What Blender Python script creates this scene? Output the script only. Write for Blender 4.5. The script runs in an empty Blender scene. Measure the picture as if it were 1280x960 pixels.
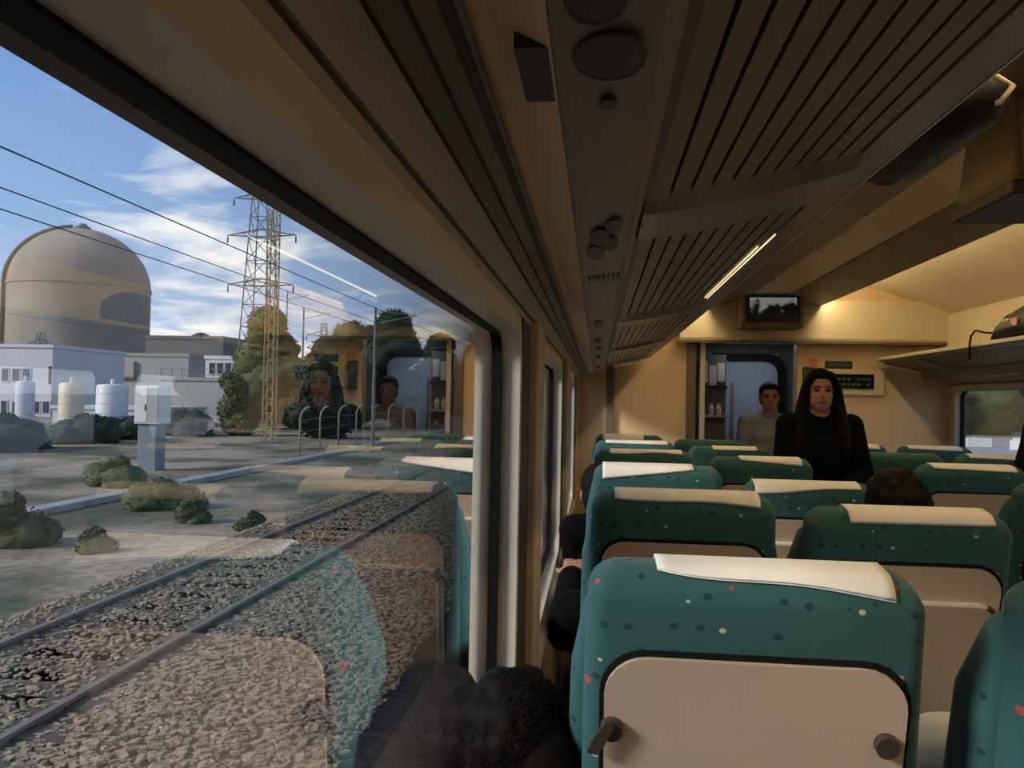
import bpy, bmesh, math, random
import numpy as np
from mathutils import Vector, Matrix, noise as mnoise
R = math.radians
random.seed(7)
scene = bpy.context.scene
col = scene.collection
PI = math.pi

# ------------------------------------------------------------------ camera
EYE = 1.42                       # eye height above the carriage floor
F = 1000.0                       # focal length in pixels of the 1280 wide frame
cam_d = bpy.data.cameras.new('camera')
cam_d.sensor_width = 36.0
cam_d.lens = 36.0 * F / 1280.0
cam_d.clip_start = 0.01
cam_d.clip_end = 3000
cam = bpy.data.objects.new('camera', cam_d)
col.objects.link(cam)
CR = Matrix.Rotation(R(6.1), 3, 'Z') @ Matrix.Rotation(R(91.1), 3, 'X') @ Matrix.Rotation(R(1.1), 3, 'Z')
cam.matrix_world = Matrix.Translation((0, 0, EYE)) @ CR.to_4x4()
scene.camera = cam

# ------------------------------------------------------------------ sky and sun
SKY_STRENGTH = 0.92
SUN_STRENGTH = 2.5
world = bpy.data.worlds.new('sky')
scene.world = world
world.use_nodes = True
wt = world.node_tree
wt.nodes.clear()
def wn(t, **kw):
    n = wt.nodes.new(t)
    for k, v in kw.items():
        setattr(n, k, v)
    return n
geo = wn('ShaderNodeNewGeometry')
sep = wn('ShaderNodeSeparateXYZ')
tc = wn('ShaderNodeTexCoord')
wt.links.new(tc.outputs['Generated'], sep.inputs[0])
ramp = wn('ShaderNodeValToRGB')
ramp.color_ramp.elements[0].position = 0.0
ramp.color_ramp.elements[0].color = (0.42, 0.56, 0.80, 1)
ramp.color_ramp.elements[1].position = 0.45
ramp.color_ramp.elements[1].color = (0.10, 0.24, 0.58, 1)
wt.links.new(sep.outputs['Z'], ramp.inputs[0])
# clouds: noise on the direction projected to a flat cloud layer
zadd = wn('ShaderNodeMath', operation='ADD'); zadd.inputs[1].default_value = 0.12
zmax = wn('ShaderNodeMath', operation='MAXIMUM'); zmax.inputs[1].default_value = 0.05
wt.links.new(sep.outputs['Z'], zadd.inputs[0]); wt.links.new(zadd.outputs[0], zmax.inputs[0])
dx = wn('ShaderNodeMath', operation='DIVIDE'); dy = wn('ShaderNodeMath', operation='DIVIDE')
wt.links.new(sep.outputs['X'], dx.inputs[0]); wt.links.new(zmax.outputs[0], dx.inputs[1])
wt.links.new(sep.outputs['Y'], dy.inputs[0]); wt.links.new(zmax.outputs[0], dy.inputs[1])
cmb = wn('ShaderNodeCombineXYZ')
wt.links.new(dx.outputs[0], cmb.inputs[0]); wt.links.new(dy.outputs[0], cmb.inputs[1])
cn = wn('ShaderNodeTexNoise')
cn.inputs['Scale'].default_value = 1.15
cn.inputs['Detail'].default_value = 7
cn.inputs['Roughness'].default_value = 0.58
cn.inputs['Distortion'].default_value = 0.4
wt.links.new(cmb.outputs[0], cn.inputs['Vector'])
cr = wn('ShaderNodeValToRGB')
cr.color_ramp.elements[0].position = 0.52
cr.color_ramp.elements[0].color = (0, 0, 0, 1)
cr.color_ramp.elements[1].position = 0.66
cr.color_ramp.elements[1].color = (1, 1, 1, 1)
lowz = wn('ShaderNodeMath', operation='SUBTRACT'); lowz.inputs[0].default_value = 0.20; lowz.use_clamp = True
wt.links.new(sep.outputs['Z'], lowz.inputs[1])
lows = wn('ShaderNodeMath', operation='MULTIPLY_ADD'); lows.inputs[1].default_value = 0.75
wt.links.new(lowz.outputs[0], lows.inputs[0]); wt.links.new(cn.outputs[0], lows.inputs[2])
wt.links.new(lows.outputs[0], cr.inputs[0])
mix = wn('ShaderNodeMixRGB')
mix.inputs[2].default_value = (0.98, 0.97, 0.97, 1)
wt.links.new(cr.outputs[0], mix.inputs[0])
wt.links.new(ramp.outputs[0], mix.inputs[1])
bg = wn('ShaderNodeBackground')
bg.inputs[1].default_value = SKY_STRENGTH
wt.links.new(mix.outputs[0], bg.inputs[0])
wo = wn('ShaderNodeOutputWorld')
wt.links.new(bg.outputs[0], wo.inputs[0])

sun_d = bpy.data.lights.new('sun', 'SUN')
sun_d.energy = SUN_STRENGTH
sun_d.angle = R(14)
sun_d.color = (1.0, 0.93, 0.84)
sun = bpy.data.objects.new('sun', sun_d)
col.objects.link(sun)
sun_from = Vector((-0.86, -0.50, 0.50)).normalized()
sun.rotation_euler = sun_from.to_track_quat('Z', 'Y').to_euler()
sun.location = (-30, -30, 30)

scene.view_settings.view_transform = 'Standard'
scene.view_settings.look = 'None'
scene.view_settings.gamma = 1.0
scene.view_settings.use_curve_mapping = False
scene.view_settings.exposure = 0.5
cy = scene.cycles
cy.max_bounces = 10
cy.diffuse_bounces = 5
cy.glossy_bounces = 4
cy.transparent_max_bounces = 24
cy.sample_clamp_indirect = 4.0
cy.use_denoising = True
cy.caustics_reflective = False
cy.caustics_refractive = False

# ------------------------------------------------------------------ helpers
def P(px, py, Y):
    """world point seen at photo pixel (px, py) that lies at world distance Y along the train"""
    d = CR @ Vector(((px - 640) / F, (480 - py) / F, -1))
    k = Y / d.y
    return Vector((d.x * k, Y, EYE + d.z * k))

class MB:
    def __init__(s):
        s.v = []; s.f = []
    def add(s, vs, fs, M=None):
        o = len(s.v)
        for p in vs:
            p = Vector(p)
            s.v.append(tuple(M @ p) if M is not None else tuple(p))
        s.f += [tuple(i + o for i in f) for f in fs]
        return s
    def box(s, x0, x1, y0, y1, z0, z1, M=None):
        vs = [(x, y, z) for z in (z0, z1) for y in (y0, y1) for x in (x0, x1)]
        return s.add(vs, [(0, 2, 3, 1), (4, 5, 7, 6), (0, 1, 5, 4), (2, 6, 7, 3), (0, 4, 6, 2), (1, 3, 7, 5)], M)
    def prism(s, prof, a0, a1, axis='y', M=None):
        """extrude closed 2d profile; axis y: (x,z); axis x: (y,z); axis z: (x,y)"""
        n = len(prof)
        def mk(p, a):
            return {'y': (p[0], a, p[1]), 'x': (a, p[0], p[1]), 'z': (p[0], p[1], a)}[axis]
        vs = [mk(p, a0) for p in prof] + [mk(p, a1) for p in prof]
        fs = [(i, (i + 1) % n, n + (i + 1) % n, n + i) for i in range(n)]
        fs += [tuple(range(n))[::-1], tuple(range(n, 2 * n))]
        return s.add(vs, fs, M)
    def tube(s, pts, r, n=8, M=None, cap=True):
        pts = [Vector(p) for p in pts]
        rs = r if isinstance(r, (list, tuple)) else [r] * len(pts)
        vs = []; fs = []
        prev = None
        for i, p in enumerate(pts):
            t = (pts[min(i + 1, len(pts) - 1)] - pts[max(i - 1, 0)]).normalized()
            if prev is None:
                a = Vector((0, 0, 1)) if abs(t.z) < 0.9 else Vector((1, 0, 0))
                u = t.cross(a).normalized()
            else:
                u = (prev - t * prev.dot(t)).normalized()
            prev = u
            w = t.cross(u)
            for k in range(n):
                a = 2 * PI * k / n
                vs.append(p + (u * math.cos(a) + w * math.sin(a)) * rs[i])
        for i in range(len(pts) - 1):
            for k in range(n):
                fs.append((i * n + k, i * n + (k + 1) % n, (i + 1) * n + (k + 1) % n, (i + 1) * n + k))
        if cap:
            fs.append(tuple(range(n))[::-1]); fs.append(tuple(range((len(pts) - 1) * n, len(pts) * n)))
        return s.add(vs, fs, M)
    def lathe(s, prof, c, n=24, M=None):
        """prof: list of (radius, z) bottom to top"""
        vs = []; fs = []
        for r, z in prof:
            for k in range(n):
                a = 2 * PI * k / n
                vs.append((c[0] + r * math.cos(a), c[1] + r * math.sin(a), c[2] + z))
        for i in range(len(prof) - 1):
            for k in range(n):
                fs.append((i * n + k, i * n + (k + 1) % n, (i + 1) * n + (k + 1) % n, (i + 1) * n + k))
        fs.append(tuple(range(n))[::-1]); fs.append(tuple(range((len(prof) - 1) * n, len(prof) * n)))
        return s.add(vs, fs, M)
    def loft(s, secs, M=None, nc=5):
        """secs: list of (cx,cy,cz,hx,hy,r): horizontal rounded rectangles joined bottom to top"""
        vs = []; fs = []
        for cx, cyy, cz, hx, hy, r in secs:
            r = min(r, hx * .98, hy * .98)
            for q, (sx, sy) in enumerate(((1, 1), (-1, 1), (-1, -1), (1, -1))):
                for k in range(nc):
                    a = (q + k / (nc - 1)) * PI / 2
                    vs.append((cx + sx * (hx - r) + r * math.cos(a), cyy + sy * (hy - r) + r * math.sin(a), cz))
        n = 4 * nc
        for i in range(len(secs) - 1):
            for k in range(n):
                fs.append((i * n + k, i * n + (k + 1) % n, (i + 1) * n + (k + 1) % n, (i + 1) * n + k))
        fs.append(tuple(range(n))[::-1]); fs.append(tuple(range((len(secs) - 1) * n, len(secs) * n)))
        return s.add(vs, fs, M)
    def ball(s, c, rad, M=None, n=12, m=8):
        if not isinstance(rad, (tuple, list)): rad = (rad,) * 3
        vs = [(c[0], c[1], c[2] - rad[2])]; fs = []
        for i in range(1, m):
            t = PI * i / m - PI / 2
            for k in range(n):
                a = 2 * PI * k / n
                vs.append((c[0] + rad[0] * math.cos(t) * math.cos(a), c[1] + rad[1] * math.cos(t) * math.sin(a), c[2] + rad[2] * math.sin(t)))
        vs.append((c[0], c[1], c[2] + rad[2]))
        for k in range(n):
            fs.append((0, 1 + (k + 1) % n, 1 + k))
            fs.append((len(vs) - 1, 1 + (m - 2) * n + k, 1 + (m - 2) * n + (k + 1) % n))
        for i in range(m - 2):
            for k in range(n):
                fs.append((1 + i * n + k, 1 + i * n + (k + 1) % n, 1 + (i + 1) * n + (k + 1) % n, 1 + (i + 1) * n + k))
        return s.add(vs, fs, M)
    def cap(s, a, b, ra, rb, n=10):
        """tapered capsule"""
        a = Vector(a); b = Vector(b)
        s.ball(a, ra, n=n, m=6); s.ball(b, rb, n=n, m=6)
        return s.tube([a, b], [ra, rb], n=n)
    def mesh(s, name, smooth=False, angle=None):
        me = bpy.data.meshes.new(name)
        me.from_pydata(s.v, [], s.f)
        bm = bmesh.new(); bm.from_mesh(me)
        bmesh.ops.recalc_face_normals(bm, faces=bm.faces)
        if angle is not None:
            for f in bm.faces: f.smooth = True
            for e in bm.edges:
                if len(e.link_faces) == 2 and e.calc_face_angle(0) > R(angle): e.smooth = False
        elif smooth:
            for f in bm.faces: f.smooth = True
        bm.to_mesh(me); bm.free()
        return me
    def build(s, name, mat, parent=None, smooth=False, angle=None, bevel=0):
        o = bpy.data.objects.new(name, s.mesh(name, smooth, angle))
        o.data.materials.append(mat)
        col.objects.link(o)
        if parent is not None: o.parent = parent
        if bevel:
            b = o.modifiers.new('bevel', 'BEVEL'); b.width = bevel; b.segments = 2; b.limit_method = 'ANGLE'; b.angle_limit = R(40)
        return o

def tag(o, label=None, cat=None, group=None, kind=None):
    if label: o['label'] = label
    if cat: o['category'] = cat
    if group: o['group'] = group
    if kind: o['kind'] = kind
    return o
def thing(name, label, cat, loc=(0, 0, 0), rz=0, group=None):
    o = bpy.data.objects.new(name, None)
    o.empty_display_size = 0.1
    o.location = loc; o.rotation_euler = (0, 0, rz)
    col.objects.link(o)
    return tag(o, label, cat, group)
def struct(name, mb, mat, parent=None, **kw):
    o = mb.build(name, mat, parent, **kw)
    if parent is None: o['kind'] = 'structure'
    return o
def share(o, parent, M=None, loc=None):
    c = o.copy(); col.objects.link(c); c.parent = parent
    if loc is not None: c.location = loc
    return c

# ------------------------------------------------------------------ materials
def mat(name, color, rough=0.6, metal=0.0, var=0.0, vscale=8.0, bump=0.0, bscale=60.0, spec=0.5, emit=None, estr=0.0, coat=0.0, obj_coords=True):
    m = bpy.data.materials.new(name); m.use_nodes = True
    nt = m.node_tree; b = nt.nodes['Principled BSDF']
    b.inputs['Base Color'].default_value = (*color, 1)
    b.inputs['Roughness'].default_value = rough
    b.inputs['Metallic'].default_value = metal
    b.inputs['Specular IOR Level'].default_value = spec
    if coat: b.inputs['Coat Weight'].default_value = coat
    if emit:
        b.inputs['Emission Color'].default_value = (*emit, 1); b.inputs['Emission Strength'].default_value = estr
    t = nt.nodes.new('ShaderNodeTexCoord')
    if var:
        n = nt.nodes.new('ShaderNodeTexNoise'); n.inputs['Scale'].default_value = vscale; n.inputs['Detail'].default_value = 5
        nt.links.new(t.outputs['Object'], n.inputs['Vector'])
        r = nt.nodes.new('ShaderNodeValToRGB')
        r.color_ramp.elements[0].position = 0.3; r.color_ramp.elements[1].position = 0.7
        r.color_ramp.elements[0].color = (*[c * (1 - var) for c in color], 1)
        r.color_ramp.elements[1].color = (*[min(1, c * (1 + var)) for c in color], 1)
        nt.links.new(n.outputs[0], r.inputs[0]); nt.links.new(r.outputs[0], b.inputs['Base Color'])
    if bump:
        n2 = nt.nodes.new('ShaderNodeTexNoise'); n2.inputs['Scale'].default_value = bscale; n2.inputs['Detail'].default_value = 4
        nt.links.new(t.outputs['Object'], n2.inputs['Vector'])
        bp = nt.nodes.new('ShaderNodeBump'); bp.inputs['Strength'].default_value = bump; bp.inputs['Distance'].default_value = 0.01
        nt.links.new(n2.outputs[0], bp.inputs['Height']); nt.links.new(bp.outputs[0], b.inputs['Normal'])
    return m

def fabric_mat(name, base):
    """teal upholstery with small woven cream, red and dark motifs"""
    m = mat(name, base, 0.9, var=0.12, vscale=3, spec=0.2)
    nt = m.node_tree; b = nt.nodes['Principled BSDF']
    src = b.inputs['Base Color'].links[0].from_socket
    t = nt.nodes.new('ShaderNodeTexCoord')
    last = src
    for i, (sc, off, colr, rad) in enumerate(((17, 0.0, (0.45, 0.45, 0.34), 0.085), (15, 3.3, (0.36, 0.07, 0.06), 0.12), (21, 7.7, (0.012, 0.045, 0.055), 0.14))):
        mp = nt.nodes.new('ShaderNodeMapping'); mp.inputs['Location'].default_value = (off, off * .7, off * 1.3)
        mp.inputs['Scale'].default_value = (1, 1.0, 1.25)
        nt.links.new(t.outputs['Object'], mp.inputs[0])
        v = nt.nodes.new('ShaderNodeTexVoronoi'); v.inputs['Scale'].default_value = sc; v.inputs['Randomness'].default_value = 0.55
        nt.links.new(mp.outputs[0], v.inputs['Vector'])
        lt = nt.nodes.new('ShaderNodeMath'); lt.operation = 'LESS_THAN'; lt.inputs[1].default_value = rad
        nt.links.new(v.outputs['Distance'], lt.inputs[0])
        mx = nt.nodes.new('ShaderNodeMixRGB'); mx.inputs[2].default_value = (*colr, 1)
        nt.links.new(lt.outputs[0], mx.inputs[0]); nt.links.new(last, mx.inputs[1]); last = mx.outputs[0]
    nt.links.new(last, b.inputs['Base Color'])
    b.inputs['Sheen Weight'].default_value = 0.15
    return m

def glass_mat(name, tint, gain):
    """clear sheet: Fresnel mirror on the face that is hit first, otherwise see-through"""
    m = bpy.data.materials.new(name); m.use_nodes = True
    nt = m.node_tree; nt.nodes.clear()
    out = nt.nodes.new('ShaderNodeOutputMaterial')
    tr = nt.nodes.new('ShaderNodeBsdfTransparent'); tr.inputs[0].default_value = (*tint, 1)
    gl = nt.nodes.new('ShaderNodeBsdfGlossy'); gl.inputs['Roughness'].default_value = 0.0; gl.inputs[0].default_value = (1, 1, 1, 1)
    fr = nt.nodes.new('ShaderNodeFresnel'); fr.inputs[0].default_value = 1.5
    g = nt.nodes.new('ShaderNodeNewGeometry')
    inv = nt.nodes.new('ShaderNodeMath'); inv.operation = 'SUBTRACT'; inv.inputs[0].default_value = 1.0
    nt.links.new(g.outputs['Backfacing'], inv.inputs[1])
    mu = nt.nodes.new('ShaderNodeMath'); mu.operation = 'MULTIPLY'; mu.inputs[1].default_value = gain
    nt.links.new(fr.outputs[0], mu.inputs[0])
    mu2 = nt.nodes.new('ShaderNodeMath'); mu2.operation = 'MULTIPLY'; mu2.use_clamp = True
    nt.links.new(mu.outputs[0], mu2.inputs[0]); nt.links.new(inv.outputs[0], mu2.inputs[1])
    mx = nt.nodes.new('ShaderNodeMixShader')
    nt.links.new(mu2.outputs[0], mx.inputs[0]); nt.links.new(tr.outputs[0], mx.inputs[1]); nt.links.new(gl.outputs[0], mx.inputs[2])
    nt.links.new(mx.outputs[0], out.inputs[0])
    return m

def ground_mat(name):
    m = bpy.data.materials.new(name); m.use_nodes = True
    nt = m.node_tree; b = nt.nodes['Principled BSDF']; b.inputs['Roughness'].default_value = 0.95
    t = nt.nodes.new('ShaderNodeTexCoord')
    n = nt.nodes.new('ShaderNodeTexNoise'); n.inputs['Scale'].default_value = 0.22; n.inputs['Detail'].default_value = 8
    n2 = nt.nodes.new('ShaderNodeTexNoise'); n2.inputs['Scale'].default_value = 5; n2.inputs['Detail'].default_value = 6
    nt.links.new(t.outputs['Object'], n.inputs['Vector']); nt.links.new(t.outputs['Object'], n2.inputs['Vector'])
    r = nt.nodes.new('ShaderNodeValToRGB')
    e = r.color_ramp.elements
    e[0].position = 0.40; e[0].color = (0.085, 0.088, 0.042, 1)
    e[1].position = 0.56; e[1].color = (0.41, 0.305, 0.205, 1)
    nt.links.new(n.outputs[0], r.inputs[0])
    r2 = nt.nodes.new('ShaderNodeValToRGB')
    r2.color_ramp.elements[0].position = 0.35; r2.color_ramp.elements[0].color = (0.6, 0.6, 0.6, 1)
    r2.color_ramp.elements[1].position = 0.7; r2.color_ramp.elements[1].color = (1.15, 1.15, 1.15, 1)
    nt.links.new(n2.outputs[0], r2.inputs[0])
    mx = nt.nodes.new('ShaderNodeMixRGB'); mx.blend_type = 'MULTIPLY'; mx.inputs[0].default_value = 1
    nt.links.new(r.outputs[0], mx.inputs[1]); nt.links.new(r2.outputs[0], mx.inputs[2])
    nt.links.new(mx.outputs[0], b.inputs['Base Color'])
    return m

M = {}
M['carpet'] = mat('carpet', (0.11, 0.11, 0.115), 0.95, var=.3, vscale=40)
M['wall'] = mat('wall_laminate', (0.58, 0.46, 0.34), 0.5, var=.06, vscale=3)
M['upper'] = mat('upper_panel', (0.42, 0.36, 0.29), 0.45, var=.06, vscale=3)
M['groove'] = mat('groove_brown', (0.045, 0.035, 0.028), 0.6)
M['brown'] = mat('brown_panel', (0.16, 0.12, 0.085), 0.5, var=.08, vscale=4)
M['fascia'] = mat('fascia_brown', (0.25, 0.19, 0.13), 0.5, var=.06, vscale=4)
M['rail'] = mat('rail_grey_brown', (0.20, 0.17, 0.155), 0.4)
M['cream'] = mat('cream_laminate', (0.76, 0.57, 0.36), 0.45, var=.05, vscale=3)
M['creamlight'] = mat('cream_vault', (0.70, 0.62, 0.45), 0.5, var=.03, vscale=2)
M['service'] = mat('service_panel', (0.20, 0.165, 0.135), 0.45, var=.05, vscale=5)
M['slat'] = mat('rack_slat', (0.20, 0.16, 0.10), 0.4, var=.08, vscale=6)
M['rackrail'] = mat('rack_rail', (0.19, 0.155, 0.13), 0.35)
M['dark'] = mat('dark_plastic', (0.025, 0.022, 0.02), 0.45)
M['seal'] = mat('rubber_seal', (0.006, 0.006, 0.006), 0.7, spec=.2)
M['frame'] = mat('window_frame', (0.66, 0.60, 0.52), 0.4, var=.04)
M['glass'] = glass_mat('window_glass', (0.97, 0.985, 0.98), 2.3)
M['fabric'] = fabric_mat('teal_seat_fabric', (0.029, 0.094, 0.094))
M['shell'] = mat('seat_shell_beige', (0.46, 0.365, 0.28), 0.4, var=.03, vscale=4)
M['tray'] = mat('tray_beige', (0.36, 0.275, 0.20), 0.35, var=.03, vscale=4)
M['trayedge'] = mat('tray_edge', (0.75, 0.70, 0.60), 0.35)
M['latch'] = mat('latch_brown', (0.05, 0.035, 0.03), 0.4)
M['cloth'] = mat('white_cover', (0.80, 0.77, 0.73), 0.9, var=.03, vscale=20, bump=.2, bscale=30)
M['steel'] = mat('brushed_steel', (0.45, 0.44, 0.42), 0.35, metal=1)
M['vdoor'] = mat('vestibule_door', (0.35, 0.40, 0.50), 0.4, var=.05)
M['screen'] = mat('monitor_screen', (0.01, 0.011, 0.014), 0.08)
M['scr2'] = mat('screen_picture', (0.2, 0.22, 0.25), 0.3, emit=(.45, .5, .55), estr=.04)
def picture_mat():
    m = bpy.data.materials.new('screen_film_picture'); m.use_nodes = True
    nt = m.node_tree; b = nt.nodes['Principled BSDF']; b.inputs['Base Color'].default_value = (.01, .01, .012, 1); b.inputs['Roughness'].default_value = .15
    t = nt.nodes.new('ShaderNodeTexCoord'); sp_ = nt.nodes.new('ShaderNodeSeparateXYZ'); nt.links.new(t.outputs['Object'], sp_.inputs[0])
    n = nt.nodes.new('ShaderNodeTexNoise'); n.inputs['Scale'].default_value = 11; n.inputs['Detail'].default_value = 2
    nt.links.new(t.outputs['Object'], n.inputs['Vector'])
    ma = nt.nodes.new('ShaderNodeMath'); ma.operation = 'MULTIPLY_ADD'; ma.inputs[1].default_value = 2.6
    nt.links.new(sp_.outputs['Z'], ma.inputs[0]); nt.links.new(n.outputs[0], ma.inputs[2])
    r = nt.nodes.new('ShaderNodeValToRGB'); r.color_ramp.elements[0].position = .86; r.color_ramp.elements[1].position = 1.0
    r.color_ramp.elements[0].color = (.006, .007, .008, 1); r.color_ramp.elements[1].color = (.50, .52, .50, 1)
    nt.links.new(ma.outputs[0], r.inputs[0]); nt.links.new(r.outputs[0], b.inputs['Emission Color']); b.inputs['Emission Strength'].default_value = .22
    return m
M['picture'] = picture_mat()
M['led'] = mat('led_text', (0.02, .05, .02), 0.5, emit=(.35, .6, .2), estr=.02)
M['paper'] = mat('paper', (0.75, 0.68, 0.60), 0.8)
M['orange'] = mat('orange_notice', (0.75, 0.30, 0.10), 0.7)
M['bag'] = mat('black_nylon', (0.005, 0.005, 0.007), 0.5, spec=.3, bump=.4, bscale=25)
M['bagpink'] = mat('pink_patch', (0.55, 0.30, 0.26), 0.7)
M['skin'] = mat('skin', (0.42, 0.22, 0.155), 0.55, var=.06, vscale=20)
M['skin2'] = mat('skin_tan', (0.36, 0.18, 0.115), 0.55, var=.06, vscale=20)
M['lips'] = mat('lips', (0.30, 0.085, 0.075), 0.5)
M['eye'] = mat('eye', (0.02, 0.012, 0.01), 0.15)
M['hair'] = mat('dark_hair', (0.006, 0.0042, 0.0036), 0.75, spec=.15, var=.3, vscale=60)
M['coat'] = mat('black_coat', (0.0035, 0.0035, 0.0045), 0.95, spec=.1, var=.2, vscale=20)
M['greyshirt'] = mat('grey_shirt', (0.20, 0.215, 0.25), 0.9, var=.08, vscale=15)
M['lightshirt'] = mat('pale_shirt', (0.80, 0.84, 0.88), 0.9, var=.06, vscale=12, bump=.4, bscale=18)
M['jeans'] = mat('dark_trousers', (0.02, 0.024, 0.035), 0.9)
M['tube'] = mat('lamp_tube', (0.9, .85, .6), 0.5, emit=(1.0, 0.75, 0.40), estr=26.0)
M['gapglow'] = mat('gap_light', (0.9, .85, .6), 0.5, emit=(1.0, 0.74, 0.45), estr=1.0)  # glow standing in for light that falls through the rack gap
# outdoors
M['ground'] = ground_mat('dirt_ground')
M['ballast'] = mat('ballast_bed', (0.12, 0.085, 0.058), 0.95, var=.4, vscale=18, bump=.6, bscale=30)
M['stone'] = mat('ballast_stone', (0.33, 0.245, 0.16), 0.9, var=.45, vscale=9)
M['sleeper'] = mat('concrete_sleeper', (0.10, 0.075, 0.052), 0.9, var=.2, vscale=8)
M['railsteel'] = mat('rail_steel', (0.20, 0.155, 0.12), 0.6)
M['trough'] = mat('trough_concrete', (0.20, 0.175, 0.15), 0.9, var=.2, vscale=3)
M['concrete'] = mat('concrete', (0.34, 0.32, 0.29), 0.9, var=.15, vscale=1.5)
M['dome'] = mat('dome_concrete', (0.29, 0.255, 0.21), 0.85, var=.16, vscale=.07)
M['domeedge'] = mat('dome_rib', (0.22, 0.19, 0.14), 0.85)
M['bwhite'] = mat('building_white', (0.52, 0.52, 0.56), 0.8, var=.06, vscale=.3)
M['bgrey'] = mat('building_grey', (0.36, 0.36, 0.34), 0.85, var=.07, vscale=.2)
M['bdark'] = mat('building_dark', (0.17, 0.16, 0.15), 0.85, var=.1, vscale=.2)
M['win'] = mat('far_window', (0.03, 0.03, 0.04), 0.2)
M['tankwhite'] = mat('tank_white', (0.66, 0.66, 0.64), 0.5, var=.05, vscale=1)
M['tankcream'] = mat('tank_cream', (0.60, 0.50, 0.36), 0.5, var=.06, vscale=1)
M['plinth'] = mat('plinth_grey', (0.20, 0.23, 0.25), 0.8, var=.1, vscale=2)
M['lattice'] = mat('galvanised_lattice', (0.20, 0.195, 0.185), 0.6, metal=.3)
M['mastrust'] = mat('mast_ochre', (0.34, 0.25, 0.13), 0.7)
M['wire'] = mat('overhead_wire', (0.03, 0.03, 0.04), 0.6)
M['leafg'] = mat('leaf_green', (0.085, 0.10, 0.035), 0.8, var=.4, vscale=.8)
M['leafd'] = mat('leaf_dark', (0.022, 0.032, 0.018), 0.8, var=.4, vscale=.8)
M['leafs'] = mat('leaf_scrub', (0.085, 0.095, 0.045), 0.9, var=.4, vscale=2)
M['bark'] = mat('bark', (0.07, 0.05, 0.035), 0.9)

# ================================================================== carriage shell
W = 0.19                         # window plane lies this far left of the camera
CX = 1.24                        # carriage centre line
YB, YE = -1.9, 6.35              # rear end behind the camera, end wall in front
def mx(x, side): return x if side == 0 else 2 * CX - x
def mprof(prof, side): return [(mx(x, side), EYE + h) for x, h in prof]

struct('floor', MB().box(-.27, 2.75, YB - .1, 7.7, -.06, 0), M['carpet'])

WINR = [(-1.8, -.45), (.0, 1.3), (1.65, 2.95), (3.3, 4.62), (4.97, 6.2)]
WINL = [(-1.8, -.45), (0.0, 1.5), (2.03, 3.3), (3.85, 5.1), (5.6, 6.2)]
Z0, Z1 = EYE - .60, EYE + .122  # window opening
def rrect(y0, y1, z0, z1, r, n=6):
    pts = []
    for q, (cyy, cz) in enumerate(((y1 - r, z1 - r), (y0 + r, z1 - r), (y0 + r, z0 + r), (y1 - r, z0 + r))):
        for k in range(n + 1):
            a = (q + k / n) * PI / 2
            pts.append((cyy + r * math.cos(a), cz + r * math.sin(a)))
    return pts
def ring(y0, y1, z0, z1, w, r, x0, x1):
    """closed frame of width w outside the opening"""
    inner = rrect(y0, y1, z0, z1, r); outer = rrect(y0 - w, y1 + w, z0 - w, z1 + w, r + w * .6)
    n = len(inner); vs = []; fs = []
    for x in (x0, x1):
        vs += [(x, a, b) for a, b in inner] + [(x, a, b) for a, b in outer]
    for i in range(n):
        j = (i + 1) % n
        fs += [(i, j, n + j, n + i), (2 * n + i, 3 * n + i, 3 * n + j, 2 * n + j),
               (i, 2 * n + i, 2 * n + j, j), (n + i, n + j, 3 * n + j, 3 * n + i)]
    return MB().add(vs, fs)

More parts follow.
